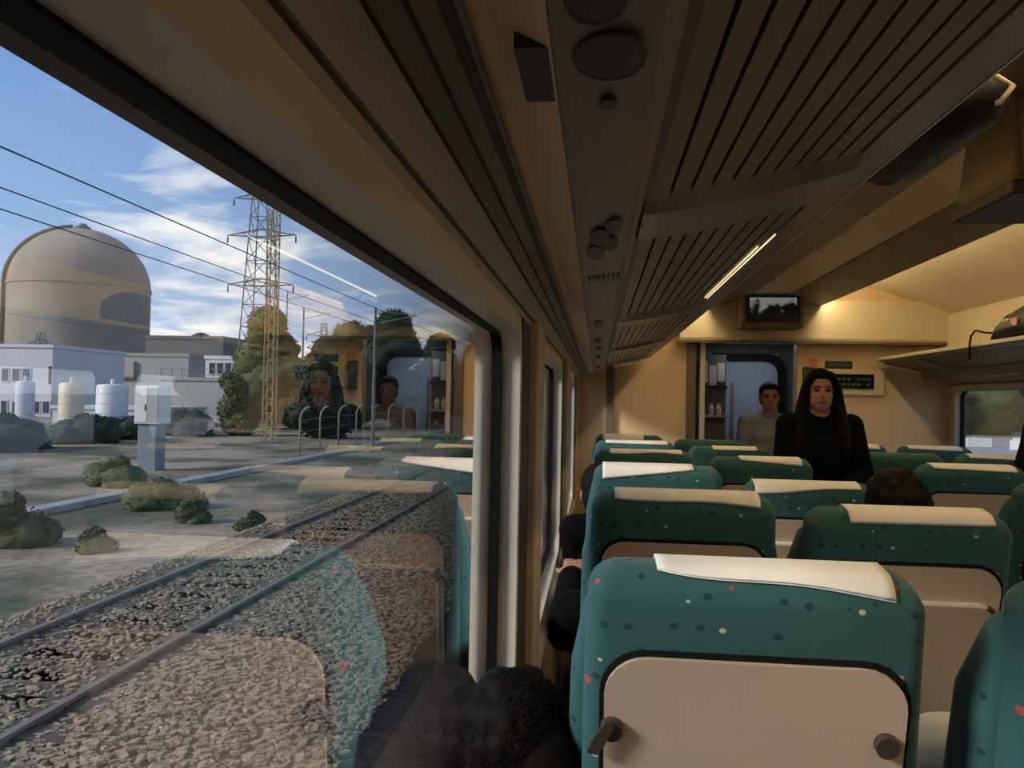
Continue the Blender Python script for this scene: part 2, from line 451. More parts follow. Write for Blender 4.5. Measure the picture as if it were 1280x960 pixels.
nwin = 0
for side in (0, 1):
    sname = ('left', 'right')[side]
    WIN = (WINL, WINR)[side]
    xi, xo = mx(-.150, side), mx(-.212, side)
    lo, hi = min(xi, xo), max(xi, xo)
    w = MB()
    fr = .045                                      # frame width around the glass
    w.box(lo, hi, YB, YE, 0, Z0 - fr)
    w.box(lo, hi, YB, YE, Z1 + fr * .35, EYE + .96)
    edges = [YB] + [e for a, b in WIN for e in (a - fr, b + fr)] + [YE]
    for i in range(0, len(edges), 2):
        if edges[i + 1] > edges[i]:
            w.box(lo, hi, edges[i], edges[i + 1], Z0 - fr, Z1 + fr * .35)
    wl = struct('wall_' + sname, w, M['wall'])
    # lower skirting heater cover
    struct('baseboard_' + sname, MB().prism([(mx(-.150, side), 0), (mx(-.10, side), 0), (mx(-.10, side), .14), (mx(-.13, side), .17), (mx(-.150, side), .17)], YB, YE), M['rail'])
    # sill ledge
    struct('trim_%d' % (1 + side * 10), MB().prism([(mx(-.150, side), Z0 - .085), (mx(-.136, side), Z0 - .085), (mx(-.130, side), Z0 - .07), (mx(-.136, side), Z0 - .058), (mx(-.150, side), Z0 - .054)], YB, YE), M['frame'])
    for i, (a, b) in enumerate(WIN):
        nwin += 1
        wi = bpy.data.objects.new('window_%d' % nwin, None); col.objects.link(wi)
        wi.location = (mx(-.19, side), (a + b) / 2, Z0); wi['kind'] = 'structure'
        def sub(nm, mb, m, **kw):
            o = mb.build(nm, m, None, **kw); o.parent = wi; o.matrix_parent_inverse = Matrix.Translation(wi.location).inverted(); return o
        sub('pane', MB().box(min(mx(-.190, side), mx(-.196, side)), max(mx(-.190, side), mx(-.196, side)), a - .02, b + .02, Z0 - .02, Z1 + .02), M['glass'])
        sub('seal', ring(a, b, Z0, Z1, .016, .055, mx(-.213, side), mx(-.181, side)), M['seal'])
        sub('frame', ring(a - .013, b + .013, Z0 - .013, Z1 + .003, .034, .065, mx(-.205, side), mx(-.146, side)), M['frame'], angle=35)
    # pillars between the windows: a flat cover with a thin post and a dark blind track
    for k in range(len(WIN) - 1):
        y0 = WIN[k][1] + .06; y1 = WIN[k + 1][0] - .06
        struct('trim_%d' % (2 + k * 2 + side * 10), MB().box(min(mx(-.152, side), mx(-.146, side)), max(mx(-.152, side), mx(-.146, side)), y0, y1 - .24, Z0 - .04, EYE + .16), M['groove'])
        struct('trim_%d' % (3 + k * 2 + side * 10), MB().box(min(mx(-.152, side), mx(-.130, side)), max(mx(-.152, side), mx(-.130, side)), y1 - .22, y1, Z0 - .05, EYE + .175), M['wall'], bevel=.006)
    # panels above the windows, seen as long bands
    ub = [('upper', [(-.152, .161), (-.1475, .161), (-.1455, .171), (-.152, .171)]),
          ('groove', [(-.160, .172), (-.149, .172), (-.149, .182), (-.160, .182)]),
          ('upper', [(-.160, .180), (-.146, .180), (-.132, .214), (-.160, .222)]),
          ('groove', [(-.160, .217), (-.138, .217), (-.138, .230), (-.160, .232)]),
          ('brown', [(-.160, .226), (-.134, .224), (-.118, .232), (-.118, .26), (-.160, .26)]),
          ('groove', [(-.119, .232), (-.108, .232), (-.108, .26), (-.119, .26)]),
          ('rail', [(-.109, .222), (-.080, .220), (-.078, .26), (-.109, .26)]),
          ('groove', [(-.092, .2185), (-.084, .2180), (-.084, .23), (-.092, .23)]),
          ('cream', [(-.080, .226), (-.066, .222), (-.030, .204), (-.028, .26), (-.080, .26)])]
    for k, (mm, pr) in enumerate(ub):
        struct('trim_%d' % (30 + k + side * 10), MB().prism(mprof(pr, side), YB, YE - .02), M[mm])

# overhead service panel (vents, loudspeakers, reading lamps) along each side
def oval(mb, x, y, z, rx, ry, h=.004):
    n = 20
    return mb.prism([(x + rx * math.cos(2 * PI * k / n), y + ry * math.sin(2 * PI * k / n)) for k in range(n)], z - h, z + h * .5, 'z')
for side in (0, 1):
    t = thing('service_panel', ('brown overhead service strip with loudspeakers and vents above left windows', 'brown overhead service strip above the windows across the aisle')[side], 'panel', (mx(0, side), 0, EYE + .205))
    def sp(nm, mb, m, **kw):
        o = mb.build(nm, m, None, **kw); o.parent = t; o.matrix_parent_inverse = Matrix.Translation(t.location).inverted(); return o
    sp('panel_body', MB().prism(mprof([(-.030, .2035), (-.026, .2035), (.034, .212), (.040, .216), (.056, .262), (-.030, .262)], side), YB, YE - .02), M['service'], bevel=.002)
    def zc(x): return EYE + .2035 + (x + .026) * .0085 / .066
    if side == 0:
        for x, y, rx, ry in ((.004, .475, .020, .030), (-.004, .405, .014, .022)):
            g = sp('loudspeaker', oval(MB(), x, y, zc(x), rx, ry), M['dark'])
            r = MB()
            pts = [(x + (rx + .001) * math.cos(2 * PI * k / 20), y + (ry + .001) * math.sin(2 * PI * k / 20), zc(x) - .003) for k in range(21)]
            r.tube(pts, .0016, 6); q = r.build('rim', M['groove'], g)
        sp('button', oval(MB(), .004, .55, zc(.004), .006, .010), M['dark'])
        for x, y, rx, ry in ((0.0, 1.0, .012, .05), (.016, .94, .010, .03), (-.006, 1.10, .012, .05), (.012, 1.05, .012, .04)):
            sp('reading_lamp', oval(MB(), x, y, zc(x), rx, ry), M['dark'])
        for k in range(7):
            x = -.018 + k * .008
            sp('vent_slot', MB().box(x, x + .003, 1.32, 1.38, zc(x) - .003, zc(x) + .002), M['dark'])
        for y in (2.15, 2.75, 3.15, 3.8, 4.9):
            sp('reading_lamp', oval(MB(), .0, y, zc(0), .014, .09), M['dark'])
        sp('handle_recess', MB().prism([(.46, EYE + .222), (.545, EYE + .222), (.545, EYE + .205), (.46, EYE + .205)], -.052, -.030, 'x'), M['dark'])
    else:
        for y in (2.15, 2.75, 3.8, 4.9):
            sp('reading_lamp', oval(MB(), mx(.0, 1), y, zc(0), .014, .09), M['dark'])

# luggage racks
SECT = [(-1.85, -.30), (-.06, 1.05), (1.30, 2.55), (2.80, 4.05), (4.30, 5.55), (5.80, 6.28)]
def rack_h(x): return .264 + (x - .062) * .058 / .268       # underside height over the eye
for side in (0, 1):
    t = thing('luggage_rack', ('slatted overhead luggage rack running above the left window seats', 'slatted overhead luggage rack across the aisle with backpack on it')[side], 'luggage rack', (mx(.2, side), 0, EYE + .28))
    def sp(nm, mb, m, **kw):
        o = mb.build(nm, m, None, **kw); o.parent = t; o.matrix_parent_inverse = Matrix.Translation(t.location).inverted(); return o
    for (a, b) in SECT:
        for k in range(10):
            x0 = .066 + k * .0262; x1 = x0 + .0215
            pr = [(x0, rack_h(x0)), (x1, rack_h(x1)), (x1, rack_h(x1) + .008), (x0, rack_h(x0) + .008)]
            sp('slat', MB().prism(mprof(pr, side), a - .05, b + .05), M['slat'])
    for i in range(len(SECT) - 1):
        a = SECT[i][1]; b = SECT[i + 1][0]
        n = 14; lowc = MB(); vs = []; fs = []
        for k in range(n + 1):                       # curved transverse beam
            x = .058 + .277 * k / n
            sag = .020 * math.sin(PI * min(1, k / n)) ** .7
            for yy, dz in ((a, 0.010), (a + .04, -.006 - sag * .4), (b - .04, -.006 - sag * .4), (b, 0.010)):
                vs.append((mx(x, side), yy, EYE + rack_h(x) - .004 + dz))
            for yy in (b, a):
                vs.append((mx(x, side), yy, EYE + rack_h(x) + .012))
        for k in range(n):
            for j in range(6):
                fs.append((k * 6 + j, k * 6 + (j + 1) % 6, (k + 1) * 6 + (j + 1) % 6, (k + 1) * 6 + j))
        fs.append(tuple(range(6))); fs.append(tuple(range(n * 6, n * 6 + 6))[::-1])
        sp('bracket', MB().add(vs, fs), M['rackrail'])
    sp('front_rail', MB().prism(mprof([(.330, .322), (.390, .338), (.400, .346), (.398, .362), (.384, .366), (.336, .352)], side), YB, YE - .1), M['rackrail'], bevel=.002)
    sp('rail_edge', MB().prism(mprof([(.398, .342), (.403, .344), (.404, .362), (.398, .364)], side), YB, YE - .1), M['frame'])
    sp('rack_back', MB().prism(mprof([(.045, .265), (.066, .265), (.066, .40), (.045, .40)], side), YB, YE - .1), M['brown'])
    sp('shade_board', MB().prism(mprof([(.07, .29), (.33, .345), (.33, .351), (.07, .296)], side), YB, YE - .1), M['dark'])  # added board over the slats, blocks cove light so the slots stay dark
    if side == 0:  # thin glowing bars imitate cove light shining through the gap beside the rail
        sp('gap_glow', MB().prism(mprof([(.3285, .3198), (.3300, .3198), (.3300, .3225), (.3285, .3225)], side), 1.55, 2.5), M['gapglow'])
        sp('gap_glow', MB().prism(mprof([(.3165, .3160), (.3176, .3160), (.3176, .3185), (.3165, .3185)], side), 1.65, 2.45), M['gapglow'])

# ceiling: dropped centre panel, two fascias with the lamp coves behind them, vaults
def slab(pts, t=.012):
    up = [(x, z + t) for x, z in pts[::-1]]
    return pts + up
struct('ceiling', MB().prism([(1.10, EYE + .80), (1.38, EYE + .80), (1.38, EYE + .83), (1.10, EYE + .83)], YB, YE), M['cream'])
for side in (0, 1):
    struct('trim_%d' % (50 + side), MB().prism(mprof([(1.11, .797), (1.10, .792), (.81, .75), (.80, .765), (1.10, .82)], side), YB, YE), M['fascia'])
    pts = []
    for k in range(9):
        a = k / 8
        pts.append((.90 - a * 1.03, .99 - .30 * a ** 1.7))
    pts = [(1.24, 1.0)] + pts
    struct('trim_%d' % (52 + side), MB().prism(mprof(slab(pts, .02), side), YB, YE), M['creamlight'], angle=30)
    # upper side wall above the rack
    struct('trim_%d' % (54 + side), MB().prism(mprof([(-.14, .71), (-.10, .69), (-.07, .36), (-.07, .26), (-.16, .26), (-.16, .71)], side), YB, YE), M['creamlight'])
for side in (0, 1):
    y = YB + .1; i = 0
    while y < YE - .4:
        y1 = min(y + 1.16, YE - .06)
        t = thing('cove_lamp', '', 'lamp', (mx(.785, side), y, EYE + .80))
        pos = ['far behind the camera', 'beside the first rack section', 'above the second seat row', 'above the third seat row', 'above the fourth seat row', 'above the fifth seat row', 'nearest the end wall', 'at the end wall'][min(i, 7)]
        t['label'] = 'warm fluorescent tube in the %s ceiling cove, %s' % (('left', 'right')[side], pos)
        t['group'] = 'cove lamps'
        tb = MB().tube([(0, 0, 0), (0, y1 - y - .06, 0)], .011, 10).build('tube', M['tube'], t, smooth=True)
        for yy in (-.012, y1 - y - .06):
            MB().box(-.015, .015, yy, yy + .012, -.025, .015).build('socket', M['frame'], t)
        y += 1.2; i += 1

# end wall with the doorway
we = MB()
we.box(-.19, .74, YE, YE + .08, 0, EYE + 1.05)
we.box(1.54, 2.68, YE, YE + .08, 0, EYE + 1.05)
we.box(.74, 1.54, YE, YE + .08, EYE + .47, EYE + 1.05)
struct('wall_front', we, M['cream'])
struct('wall_back', MB().box(-.27, 2.75, YB - .1, YB, 0, EYE + 1.05), M['wall'])
struct('roof', MB().box(-.30, 2.78, YB - .1, YE + 1.4, EYE + 1.03, EYE + 1.08), M['wall'])
struct('trim_60', MB().prism([(YE + .01, EYE + .49), (YE - .14, EYE + .475), (YE - .15, EYE + .50), (YE - .11, EYE + .79), (YE + .01, EYE + .79)], .62, 2.60, 'x'), M['creamlight'])
struct('trim_61', MB().box(.62, 2.60, YE - .155, YE - .11, EYE + .462, EYE + .480), M['brown'])
struct('trim_62', MB().box(.07, .13, YE - .03, YE + .01, 0, EYE + .42), M['brown'], bevel=.005)
struct('trim_63', MB().box(.69, .76, YE - .03, YE + .10, 0, EYE + .47), M['brown'], bevel=.005)
struct('trim_64', MB().box(.79, .83, YE - .02, YE + .10, 0, EYE + .47), M['frame'], bevel=.004)
struct('trim_65', MB().box(1.52, 1.57, YE - .02, YE + .10, 0, EYE + .47), M['cream'], bevel=.004)
# vestibule behind the doorway
YV = 7.55
v = MB()
v.box(.50, .56, YE + .08, YV + .1, 0, EYE + 1.0); v.box(2.1, 2.16, YE + .08, YV + .1, 0, EYE + 1.0)
v.box(.5, 2.16, YE + .08, YV + .1, EYE + .56, EYE + .60); v.box(.5, 2.16, YV, YV + .06, 0, EYE + .6)
struct('wall_vestibule', v, M['bdark'])
dr = bpy.data.objects.new('door_1', None); col.objects.link(dr); dr.location = (1.33, YV, 0); dr['kind'] = 'structure'
MB().box(-.36, .30, -.05, -.01, .02, EYE + .46).build('leaf', M['vdoor'], dr, bevel=.004)
MB().box(-.12, -.09, -.06, -.05, .3, EYE + .2).build('grab_rail', M['steel'], dr, bevel=.006)
rg = rrect(-.42, .36, -.05, EYE + .46, .16, 8)
inn = rrect(-.36, .30, .02, EYE + .40, .13, 8)
n_ = len(rg); vs = []; fs = []
for yy in (-.10, -.045):
    vs += [(a, yy, b) for a, b in inn] + [(a, yy, b) for a, b in rg]
for i in range(n_):
    j = (i + 1) % n_
    fs += [(i, j, n_ + j, n_ + i), (2 * n_ + i, 3 * n_ + i, 3 * n_ + j, 2 * n_ + j), (i, 2 * n_ + i, 2 * n_ + j, j), (n_ + i, n_ + j, 3 * n_ + j, 3 * n_ + i)]
MB().add(vs, fs).build('door_seal', M['seal'], dr)
# vestibule ceiling lamp
vl = thing('vestibule_lamp', 'flat cool ceiling lamp in the vestibule behind the doorway', 'lamp', (1.35, 7.0, EYE + .555))
MB().box(-.25, .25, -.12, .12, -.012, .004).build('housing', M['frame'], vl)
MB().box(-.22, .22, -.10, .10, -.018, -.012).build('diffuser', mat('vest_diffuser', (.8, .85, .9), .5, emit=(.80, .90, 1.0), estr=5.0), vl)

# leaflet holder seen at the left of the doorway
lh = thing('leaflet_rack', 'wall rack with pale leaflets just inside the doorway', 'rack', (.90, 7.0, EYE + .08))
MB().box(-.04, .20, .04, .07, -.5, .34).build('backboard', M['bdark'], lh)
for k, (x, z, h) in enumerate(((-.02, .10, .20), (.055, .08, .17), (.125, .11, .16))):
    MB().box(x, x + .062, .01, .03, z, z + h, Matrix.Rotation(R(-6), 4, 'X')).build('leaflet', M['paper'], lh)
MB().box(-.04, .20, -.02, .04, .04, .07).build('pocket', M['dark'], lh)
MB().box(-.04, .20, -.06, .04, -.20, -.18).build('shelf', M['steel'], lh)
for k, x in enumerate((0.0, .07, .13)):
    MB().lathe([(.022, 0), (.024, .06), (.012, .085), (.012, .10)], (x, -.01, -.18), 12).build('bottle', M['paper'] if k else M['bdark'], lh)

# ceiling monitors
def monitor(label, x, y, zb, w, h, d, pic):
    t = thing('ceiling_monitor', label, 'monitor', (x, y, zb))
    MB().loft([(0, d / 2, 0, w / 2, d / 2, .012), (0, d / 2, h, w / 2, d / 2, .012)]).build('housing', M['brown'], t, bevel=.004)
    MB().box(-w / 2 + .03, w / 2 - .03, -.006, .004, .035, h - .04).build('bezel', M['dark'], t, bevel=.003)
    s = MB().box(-w / 2 + .05, w / 2 - .05, -.009, -.005, .05, h - .05).build('screen', M['screen'], t)
    if pic:
        MB().box(-w / 2 + .055, w / 2 - .055, -.0105, -.0092, .055, h - .055).build('picture', M['picture'], s)
    MB().box(-w / 2 - .03, w / 2 + .06, d * .3, d * .7, h, h + .03).build('mount', M['brown'], t)
    MB().box(-.05, .05, d * .35, d * .65, h + .03, EYE + .80 - zb).build('hanger', M['brown'], t)
    return t
monitor('dark ceiling monitor hanging above the doorway at the end wall', 1.25, YE - .42, EYE + .555, .44, .27, .24, True)
# near monitor housing, seen from behind its tapered ribbed case
t = thing('ceiling_monitor', 'brown ribbed monitor case hanging from the ceiling at the top right', 'monitor', (1.245, 2.05, EYE + .548))
MB().loft([(0, .16, 0, .24, .15, .02), (0, .16, .03, .25, .16, .02), (0, .18, .235, .22, .14, .02)]).build('housing', M['brown'], t, bevel=.004)
for k in range(6):
    x = -.21 + k * .084
    MB().prism([(x - .018, .03), (x + .018, .03), (x + .010, .22), (x - .010, .22)], -.018, .03, 'y').build('rib', M['upper'] if k % 2 else M['brown'], t, bevel=.003)
MB().box(-.26, .26, -.02, .33, -.028, .006).build('lower_frame', M['dark'], t, bevel=.006)
MB().box(-.05, .05, .1, .22, .235, .255).build('hanger', M['brown'], t)

# notices on the end wall right of the doorway
t = thing('information_display', 'dark electronic display in a cream frame behind the woman', 'sign', (1.88, YE, EYE + .11))
MB().box(-.22, .28, -.035, 0, -.03, .17).build('frame', M['creamlight'], t, bevel=.006)
MB().box(-.16, .20, -.042, -.03, .02, .13).build('display', M['screen'], t)
for r_ in range(2):
    for k in range(9):
        if (k * 5 + r_ * 3) % 7:
            MB().box(-.14 + k * .036, -.14 + k * .036 + .026, -.0435, -.0415, .045 + r_ * .04, .061 + r_ * .04).build('lit_segment', M['led'], t)
t = thing('exit_sign', 'small dark sign plate above the electronic display', 'sign', (1.83, YE, EYE + .31))
MB().box(-.10, .10, -.015, 0, -.03, .03).build('plate', M['dark'], t, bevel=.003)
for k in range(4):
    MB().box(-.08 + k * .04, -.055 + k * .04, -.0165, -.0145, -.012, .012).build('symbol', M['led'], t)
t = thing('notice', 'small orange notice on the wall beside the doorway', 'notice', (1.64, YE, EYE + .30))
MB().box(-.03, .03, -.006, 0, -.05, .06).build('sheet', M['orange'], t)
t = thing('notice_board', 'narrow dark notice board right of the doorway behind the woman', 'notice', (1.59, YE - .02, EYE + .05))
MB().box(-.03, .05, -.012, 0, 0, .24).build('plate', M['dark'], t)
MB().box(-.02, .04, -.014, -.011, .15, .21).build('sheet', M['led'], t)

# ================================================================== seats
TILT = R(11)
BL = 0.80                                     # length of the backrest
def cover_mesh(hw, x0, x1, dl, dr, wob):
    """white cloth over the top of the backrest: hangs down the rear by dl (left) to dr (right)"""
    n = 22; prof_n = 10; vs = []; fs = []
    for i in range(n + 1):
        u = i / n; x = x0 + (x1 - x0) * u
        drop = max(0, dl * .6 - .004) * (1 - u) + max(0, dr * .6 - .002) * u + wob * math.sin(u * PI * 2 + .6) * .003
        # path in (w, v): up the rear, over the rounded top, down the front
        pts = []
        amin = math.asin(max(-1, min(1, 1 - drop / .055))) if drop < .055 else 0
        low = max(0, drop - .055)
        for k in range(3): pts.append((-.0615 - .003 * (1 + math.sin(u * 9 + wob)) * (low > .003) - .002 * k * 0, BL - .055 - low * (1 - k / 3))) if low > .003 else None
        for k in range(9):
            a = amin + (PI / 2 - amin) * k / 8
            pts.append((-(.060 - .045 * (1 - math.cos(a))), BL - .055 + .0575 * math.sin(a)))
        for k in range(1, 6):
            a = PI / 2 * (1 - k / 5)
            pts.append(((.060 - .045 * (1 - math.cos(a))), BL - .055 + .0575 * math.sin(a)))
        pts.append((.062, BL - .20))
        while len(pts) < 18: pts.insert(0, pts[0])
        for wv, vv in pts: vs.append((x, wv, vv))
    m = len(pts)
    for i in range(n):
        for k in range(m - 1):
            fs.append((i * m + k, i * m + k + 1, (i + 1) * m + k + 1, (i + 1) * m + k))
    return MB().add(vs, fs)
proto = {}
def seat_meshes():
    hw = .238
    # backrest in back frame: x, w (+ = forward), v up
    secs = []
    for v_, f in ((0.0, .90), (.06, .95), (.20, .98), (.40, 1.0), (.60, 1.0), (.70, .99)):
        secs.append((0, 0.0, v_, hw * f, .055, .032))
    for k in range(1, 8):
        a = k / 7 * PI / 2
        secs.append((0, 0, BL - .055 + .055 * math.sin(a), hw * .985 - .050 * (1 - math.cos(a)), .057 - .045 * (1 - math.cos(a)), .032 - .022 * (1 - math.cos(a))))
    proto['backrest'] = MB().loft(secs, nc=6).mesh('backrest', angle=50)
    # side bolsters (wings) on the front side
    for s_ in (-1, 1):
        wing = MB()
        wing.loft([(s_ * .226, .050, .08, .026, .05, .02), (s_ * .230, .058, .35, .032, .062, .026), (s_ * .226, .055, .60, .032, .058, .026), (s_ * .216, .040, .715, .022, .035, .018), (s_ * .205, .030, .745, .010, .018, .008)])
        proto['bolster%d' % s_] = wing.mesh('bolster', angle=50)
    # beige rear shell with rounded top corners
    def plate(hwid, v0, v1, r, w0, w1):
        pts = [(-hwid * .97, v0), (hwid * .97, v0)]
        for k in range(7):
            a = k / 6 * PI / 2; pts.append((hwid - r + r * math.cos(a), v1 - r + r * math.sin(a)))
        for k in range(7):
            a = PI / 2 + k / 6 * PI / 2; pts.append((-hwid + r + r * math.cos(a), v1 - r + r * math.sin(a)))
        return MB().prism(pts, w0, w1, 'y')
    proto['shell_gap'] = plate(.214, .01, BL - .108, .065, -.060, -.045).mesh('shell_gap')
    proto['back_shell'] = plate(.207, .02, BL - .116, .06, -.068, -.045).mesh('back_shell')
    proto['tray_edge'] = plate(.193, .06, BL - .200, .035, -.080, -.066).mesh('tray_edge')
    proto['tray_table'] = plate(.188, .065, BL - .206, .032, -.084, -.066).mesh('tray_table')
    lat = MB()
    lat.prism([(.016 * math.cos(2 * PI * k / 14), .016 * math.sin(2 * PI * k / 14)) for k in range(14)], -.082, -.066, 'y')
    proto['latch'] = lat.mesh('latch', angle=40)
    proto['lever'] = MB().prism([(-.034, -.030), (-.020, -.034), (-.010, -.020), (.004, .012), (-.008, .017), (-.022, -.004)], -.088, -.080, 'y').mesh('lever')
    proto['cushion'] = MB().loft([(0, .30, .36, .22, .24, .06), (0, .30, .40, .235, .26, .07), (0, .30, .45, .235, .26, .07), (0, .30, .475, .21, .235, .06)]).mesh('cushion', angle=50)
    proto['base'] = MB().box(-.22, .22, .10, .50, .30, .365).mesh('base')
    proto['leg'] = MB().loft([(0, .25, 0, .03, .17, .02), (0, .25, .03, .02, .12, .015), (0, .25, .30, .02, .10, .015)]).mesh('leg', angle=40)
    arm = MB().prism([(.05, .62), (.10, .60), (.44, .60), (.46, .63), (.44, .655), (.08, .66)], -.016, .016, 'x').box(-.014, .014, .08, .13, .36, .61)
    proto['armrest'] = arm.mesh('armrest')
seat_meshes()
def seat(label, xc, y, arm_sides, tray=True, recline=0, drop_z=0, cover=(-.11, .13, .02, .03, 1), shellm='shell', latches=True, grp='teal seats'):
    """y = rear-top position; seat faces forward"""
    t = thing('train_seat', label, 'seat', (xc, 0, 0), 0, grp)
    a = TILT + recline
    top_z = 1.185 - drop_z
    yb = y + math.sin(a) * BL + .06                # pivot y of the back frame
    zb = top_z - math.cos(a) * BL
    t.location = (xc, yb - .02, 0)
    MBk = Matrix.Translation((0, .02, zb)) @ Matrix.Rotation(a, 4, 'X')
    def part(nm, m, M4=None, mesh=None, parent=None):
        me = mesh or proto[nm]
        o = bpy.data.objects.new(nm, me)
        if not me.materials: me.materials.append(m)
        col.objects.link(o); o.parent = parent or t
        if M4 is not None: o.matrix_local = M4
        return o
    part('backrest', M['fabric'], MBk); [part('bolster', M['fabric'], MBk, mesh=proto['bolster%d' % s_]) for s_ in (-1, 1)]
    part('shell_gap', M['seal'], MBk); part('back_shell', M[shellm], MBk)
    if tray:
        e = part('tray_edge', M['trayedge'], MBk)
        part('tray_table', M['tray'], MBk)
    if latches:
        for s_ in (-1, 1):
            l = part('latch', M['latch'], MBk @ Matrix.Translation((s_ * .188 - .008, 0, BL - .222)))
            if s_ < 0:
                part('lever', M['latch'], Matrix.Identity(4), parent=l)
    if cover:
        x0, x1, dl, dr, wob = cover
        c = cover_mesh(.245, x0, x1, dl, dr, wob).build('headrest_cover', M['cloth'], t, smooth=True)
        so = c.modifiers.new('cloth', 'SOLIDIFY'); so.thickness = .003; so.offset = 1
        c.matrix_local = MBk
        c['label'] = 'white cloth headrest cover'
    part('cushion', M['fabric']); part('base', M['dark'])
    for s_ in (-1, 1): part('leg', M['dark'], Matrix.Translation((s_ * .15, 0, 0)))
    for s_ in arm_sides: part('armrest', M['dark'], Matrix.Translation((s_ * .264, 0, 0)))
    return t
XW, XA = .224, .770
PIT = .88
def ry(k): return 1.13 if k == 0 else 1.18 + PIT * k
words = ['first', 'second', 'third', 'fourth', 'fifth', 'sixth']
coverW = [(-.135, .185, .006, .040, 1), (-.175, .19, .020, .034, 1), (-.20, .13, .075, .012, 0), (-.16, .18, .016, .012, 1), (-.17, .19, .015, .016, 0), (-.18, .10, .045, .045, 0)]
labW = ['large teal window seat nearest the camera with full beige back and two latches',
        'teal window seat directly behind which stands the nearest seat, second from camera',
        'teal left window seat, third from the camera, white cover hanging in a slanted corner',
        'teal left window seat in the fourth row from the camera',
        'teal left window seat in the fifth row, just before the last row',
        'teal left window seat in the last row by the end wall']
labW[1] = 'teal left window seat in the second row with flat wide white cover'
for k in range(6):
    seat(labW[k], XW, ry(k), (1,), tray=(k != 0), cover=coverW[k])
coverA = [(.06, .19, .01, .02, 0), (-.145, .185, .036, .030, 0), (-.20, .17, .045, .01, 1), (-.10, .18, .012, .035, 0), (-.1, .15, .02, .02, 0), None]
labA = ['teal aisle seat cut off by the right edge of the photo beside the nearest seat',
        'reclined teal aisle seat in second row with orange tinted white cover',
        'low teal aisle seat in third row half hidden by the reclined seat',
        'teal left aisle seat in fourth row in front of the standing woman',
        'dark teal left aisle seat in the fifth row beside the standing man',
        'left aisle seat in last row showing its beige back, no cover']
recl = [(0, 0), (R(3), .018), (R(5), .05), (R(2), .02), (0, .02), (0, .02)]
for k in range(6):
    r_, dz = recl[k]
    seat(labA[k], (.805, .752, .77, .77, .77, .77)[k], ry(k) - (.08 if k == 1 else (.03 if k == 0 else .0)), (1,), tray=(k in (1, 2)), recline=r_, drop_z=dz, cover=coverA[k])
labR = {2: ('teal seat across the aisle cut by the right edge, third row', 'teal right window seat in third row beyond the frame edge'),
        3: ('teal seat across the aisle with brown back in the fourth row', 'teal right window seat in fourth row behind the dark passenger'),
        4: ('teal seat across the aisle right beside the standing woman', 'teal right window seat in fifth row below the small window'),
        5: ('teal seat across the aisle in the last row by end wall', 'teal right window seat in last row with cover at the end wall')}
for k in (2, 3, 4, 5):
    seat(labR[k][0], 2 * CX - XA, ry(k), (-1,), tray=False, drop_z=.03, cover=(-.18, .18, .02, .03, 0) if k != 4 else None)
    if k > 2: seat(labR[k][1], 2 * CX - XW, ry(k), (-1,), tray=False, drop_z=.03, cover=(-.18, .16, .02, .03, 0))

# ================================================================== luggage
t = thing('black_bag', 'shiny black bag with looped handle hanging over the left rack rail', 'bag', (.445, 1.27, EYE + .358))
MB().loft([(-.01, 0.0, .012, .045, .10, .04), (.01, 0, .03, .08, .165, .05), (0.02, 0, .07, .085, .175, .05), (0, .0, .10, .06, .13, .05), (0, 0, .115, .03, .08, .03)]).build('bag_body', M['bag'], t, smooth=True)
MB().tube([(.055, -.10, .085), (.085, -.135, .09), (.09, -.165, .065), (.075, -.165, .045), (.06, -.135, .05)], .004, 8).build('handle', M['frame'], t, smooth=True)
MB().tube([(.075, -.05, .05), (.082, .0, .055), (.075, .06, .05)], .003, 6).build('zip', M['steel'], t, smooth=True)
MB().box(.02, .05, .10, .15, .02, .03).build('tag', M['bag'], t)
t = thing('backpack', 'black backpack with hanging strap lying on the right luggage rack', 'bag', (2.17, 4.34, EYE + .372))
MB().loft([(.05, .0, 0.0, .13, .24, .06), (.06, -.02, .06, .14, .22, .07), (.07, -.08, .13, .12, .14, .06), (.07, -.10, .17, .08, .08, .05), (.07, -.10, .185, .03, .04, .02)]).build('bag_body', M['bag'], t, smooth=True)
MB().box(-.075, -.068, -.10, -.02, .05, .09, Matrix.Rotation(R(-8), 4, 'Z')).build('patch', M['bagpink'], t)
MB().ball((-.06, .06, .085), (.014, .05, .012)).build('pocket_flap', M['bagpink'], t, smooth=True)
MB().tube([(.0, .20, .03), (-.06, .30, .045), (-.09, .34, .06), (-.10, .37, .03), (-.105, .375, -.02), (-.105, .37, -.10)], .006, 8).build('strap', M['bag'], t, smooth=True)
MB().tube([(.02, -.02, .16), (-.05, .08, .11), (-.06, .18, .05), (-.02, .24, .01)], .007, 8).build('shoulder_strap', M['bag'], t, smooth=True)

